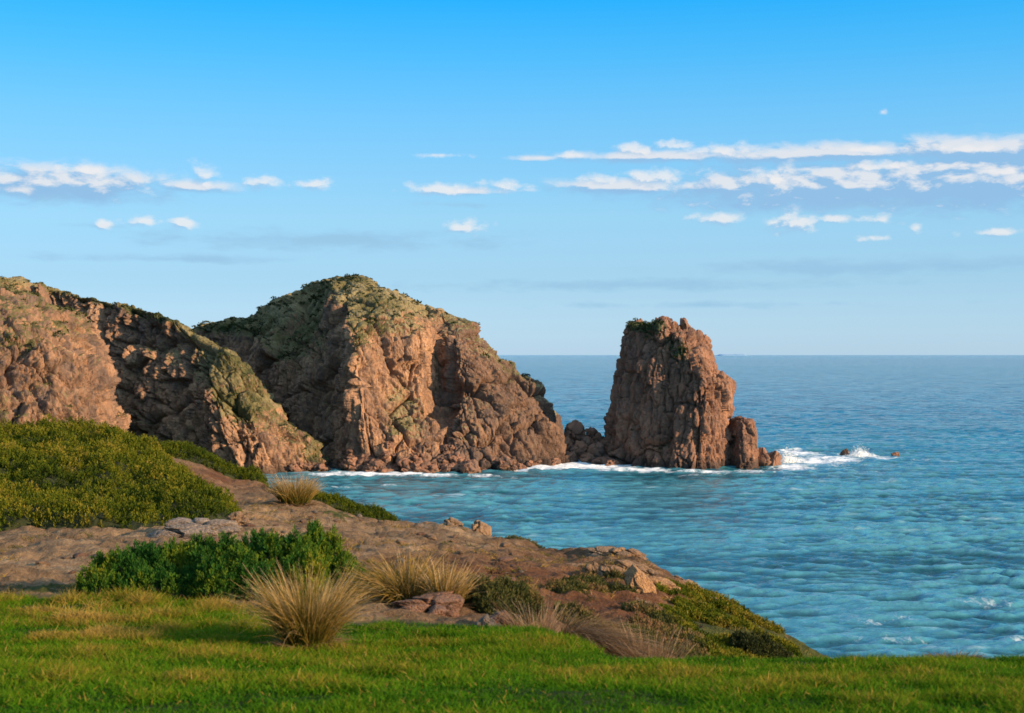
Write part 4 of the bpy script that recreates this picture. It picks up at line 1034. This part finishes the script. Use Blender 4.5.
absol = ramp(nt, mth(nt, 'MULTIPLY', el, 1 / 0.5), [(0.0, (1.83, 2.50, 3.02)), (0.1036, (1.50, 2.50, 3.25)), (0.196, (1.27, 2.52, 3.46)), (0.332, (0.70, 2.22, 3.70)), (0.418, (0.33, 1.96, 3.76)), (0.5036, (0.085, 1.70, 3.80)), (0.7, (0.10, 1.5, 3.5)), (1.0, (0.5, 1.7, 3.4))])
SKYC = mix(nt, mth(nt, 'MULTIPLY', ramp(nt, el, [(0.3, (1, 1, 1)), (0.5, (0, 0, 0))]), 0.75), SKYC, absol)

def cloud_group():
    g = bpy.data.node_groups.new('cloud_density', 'ShaderNodeTree')
    g.interface.new_socket('Vector', in_out='INPUT', socket_type='NodeSocketVector')
    g.interface.new_socket('Density', in_out='OUTPUT', socket_type='NodeSocketFloat')
    g.interface.new_socket('Veil', in_out='OUTPUT', socket_type='NodeSocketFloat')
    g.interface.new_socket('Bank', in_out='OUTPUT', socket_type='NodeSocketFloat')
    gi = g.nodes.new('NodeGroupInput'); go = g.nodes.new('NodeGroupOutput')
    v = gi.outputs[0]
    def blobs(lst):
        acc = None
        for px, py, wx, hy, a in lst:
            A = math.atan((px - 512) / F); E = math.atan((PY0 - py) / F * math.cos(A))
            m = g.nodes.new('ShaderNodeMapping'); m.vector_type = 'TEXTURE'
            m.inputs['Location'].default_value = (A, E, 0); m.inputs['Scale'].default_value = (wx / F, hy / F, 1)
            g.links.new(v, m.inputs[0])
            L = g.nodes.new('ShaderNodeVectorMath'); L.operation = 'LENGTH'; g.links.new(m.outputs[0], L.inputs[0])
            d = mth(g, 'SUBTRACT', a, L.outputs['Value'])
            acc = d if acc is None else mth(g, 'MAXIMUM', acc, d)
        return acc
    cum = blobs([(440, 189, 40, 8, 1.0), (505, 187, 28, 8, 1.0), (600, 181, 30, 8, .8), (650, 178, 30, 11, 1.0), (778, 177, 24, 15, 1.05), (885, 166, 50, 7, .9), (720, 150, 40, 9, .95), (632, 150, 26, 8, .9), (570, 156, 40, 6, .7), (675, 146, 30, 8, .9), (960, 150, 60, 7, .75), (1000, 172, 40, 9, .8), (860, 150, 50, 6, .7),
                 (85, 172, 30, 10, .85), (20, 190, 30, 7, .7), (203, 172, 15, 13, 1.0), (208, 184, 10, 7, .8), (262, 182, 22, 8, 1.0), (314, 184, 24, 8, 1.0),
                 (140, 222, 24, 8, .95), (183, 223, 17, 8, 1.0), (103, 225, 11, 7, .95), (465, 227, 26, 8, 1.0),
                 (722, 219, 30, 8, 1.0), (795, 223, 32, 12, 1.05), (840, 219, 36, 6, .9), (884, 220, 12, 7, .85), (916, 228, 9, 6, .85), (995, 232, 36, 6, .8), (872, 238, 26, 5, .75), (883, 112, 12, 6, .5), (440, 155, 60, 5, .5)])
    bank = blobs([(860, 186, 220, 26, 1.15), (980, 178, 130, 34, 1.2), (730, 186, 70, 18, 1.0), (620, 187, 90, 11, .95), (470, 191, 60, 7, .7), (840, 153, 170, 12, 1.0), (980, 150, 120, 16, 1.1), (660, 156, 140, 8, .9), (540, 158, 50, 5, .7), (60, 184, 110, 20, 1.1), (190, 186, 70, 9, .8)])
    mp = g.nodes.new('ShaderNodeMapping'); mp.inputs['Scale'].default_value = (1, 1.7, 1); g.links.new(v, mp.inputs[0])
    n1 = noise(g, 58, 6, 0.58, mp.outputs[0], dist=0.15)
    n2 = noise(g, 120, 4, 0.6, mp.outputs[0])
    den = mth(g, 'ADD', cum, mth(g, 'ADD', mth(g, 'MULTIPLY', mth(g, 'SUBTRACT', n1, 0.46), 2.6), mth(g, 'MULTIPLY', mth(g, 'SUBTRACT', n2, 0.5), 0.5)))
    g.links.new(den, go.inputs[0])
    mp3 = g.nodes.new('ShaderNodeMapping'); mp3.inputs['Scale'].default_value = (1, 2.3, 1); g.links.new(v, mp3.inputs[0])
    n4 = noise(g, 40, 7, 0.6, mp3.outputs[0], dist=0.2)
    g.links.new(mth(g, 'ADD', bank, mth(g, 'MULTIPLY', mth(g, 'SUBTRACT', n4, 0.40), 1.5)), go.inputs[2])
    veil = blobs([(330, 240, 240, 13, 1.0), (180, 259, 180, 7, .9), (880, 267, 240, 13, 1.0), (960, 266, 120, 10, .9), (620, 285, 420, 11, .8), (700, 305, 320, 8, .65), (450, 205, 100, 8, .5), (60, 196, 140, 14, .8), (880, 204, 160, 8, .8), (100, 226, 80, 7, .5)])
    mp2 = g.nodes.new('ShaderNodeMapping'); mp2.inputs['Scale'].default_value = (1, 3.4, 1); g.links.new(v, mp2.inputs[0])
    n3 = noise(g, 26, 6, 0.62, mp2.outputs[0])
    vd = mth(g, 'ADD', veil, mth(g, 'MULTIPLY', mth(g, 'SUBTRACT', n3, 0.5), 2.2))
    g.links.new(vd, go.inputs[1])
    return g
CG = cloud_group()
def cloud_at(da, de):
    cb = nt.nodes.new('ShaderNodeCombineXYZ')
    nt.links.new(mth(nt, 'ADD', az, da), cb.inputs[0]); nt.links.new(mth(nt, 'ADD', el, de), cb.inputs[1])
    g = nt.nodes.new('ShaderNodeGroup'); g.node_tree = CG; nt.links.new(cb.outputs[0], g.inputs[0]); return g
c0 = cloud_at(0, 0); c1 = cloud_at(0.005, 0.004)
alpha = ramp(nt, c0.outputs[0], [(-0.0, (0, 0, 0)), (1.0, (1, 1, 1))], 'EASE')
lit = mth(nt, 'SUBTRACT', c0.outputs[0], c1.outputs[0])            # thin towards the sun: bright
litf = ramp(nt, mth(nt, 'ADD', mth(nt, 'MULTIPLY', lit, 1.5), 0.42), [(0.2, (0, 0, 0)), (0.85, (1, 1, 1))])
ccol = mix(nt, litf, (1.35, 2.2, 3.15), (3.45, 3.4, 3.4))
veilA = mth(nt, 'MULTIPLY', ramp(nt, c0.outputs[1], [(0.0, (0, 0, 0)), (1.0, (1, 1, 1))], 'EASE'), 0.75)
s1 = mix(nt, veilA, SKYC, (1.22, 2.15, 3.0))
bankA = ramp(nt, c0.outputs[2], [(0.0, (0, 0, 0)), (0.85, (1, 1, 1))], 'EASE')
blit = ramp(nt, mth(nt, 'MULTIPLY', mth(nt, 'ADD', mth(nt, 'SUBTRACT', c0.outputs[2], c1.outputs[2]), 0.04), 2.9), [(0.08, (0, 0, 0)), (0.95, (1, 1, 1))])
bcol = mix(nt, blit, (1.12, 2.00, 3.05), (3.1, 3.15, 3.3))
s1 = mix(nt, mth(nt, 'MULTIPLY', bankA, 0.9), s1, bcol)
s2 = mix(nt, mth(nt, 'MULTIPLY', alpha, 0.78), s1, ccol)
nt.links.new(s2, bg.inputs['Color'])

sl = bpy.data.lights.new('sun', 'SUN'); sl.energy = 4.2; sl.angle = math.radians(0.5); sl.color = (1.0, 0.70, 0.43)
so = bpy.data.objects.new('sun', sl); C.objects.link(so)
sd = Vector((math.sin(SUN_AZ) * math.cos(SUN_EL), math.cos(SUN_AZ) * math.cos(SUN_EL), math.sin(SUN_EL)))
so.rotation_euler = (-sd).to_track_quat('-Z', 'Y').to_euler(); so.location = sd * 100 + Vector((0, 0, 60))

cam = bpy.data.cameras.new('camera'); co_ = bpy.data.objects.new('camera', cam); C.objects.link(co_)
cam.sensor_width = 36; cam.lens = F * 36 / 1024; cam.clip_start = 0.1; cam.clip_end = 200000
cam.shift_y = -(356.5 - PY0) / 1024
co_.location = (0, 0, HC); co_.rotation_euler = (math.radians(90), 0, 0)
cam.dof.use_dof = True; cam.dof.focus_distance = 140; cam.dof.aperture_fstop = 4.0
sc = bpy.context.scene; sc.camera = co_
sc.view_settings.view_transform = 'Standard'; sc.view_settings.look = 'None'; sc.view_settings.exposure = 1.1; sc.view_settings.gamma = 1
sc.cycles.use_denoising = True
sc.cycles.filter_width = 1.6
sc.cycles.max_bounces = 6
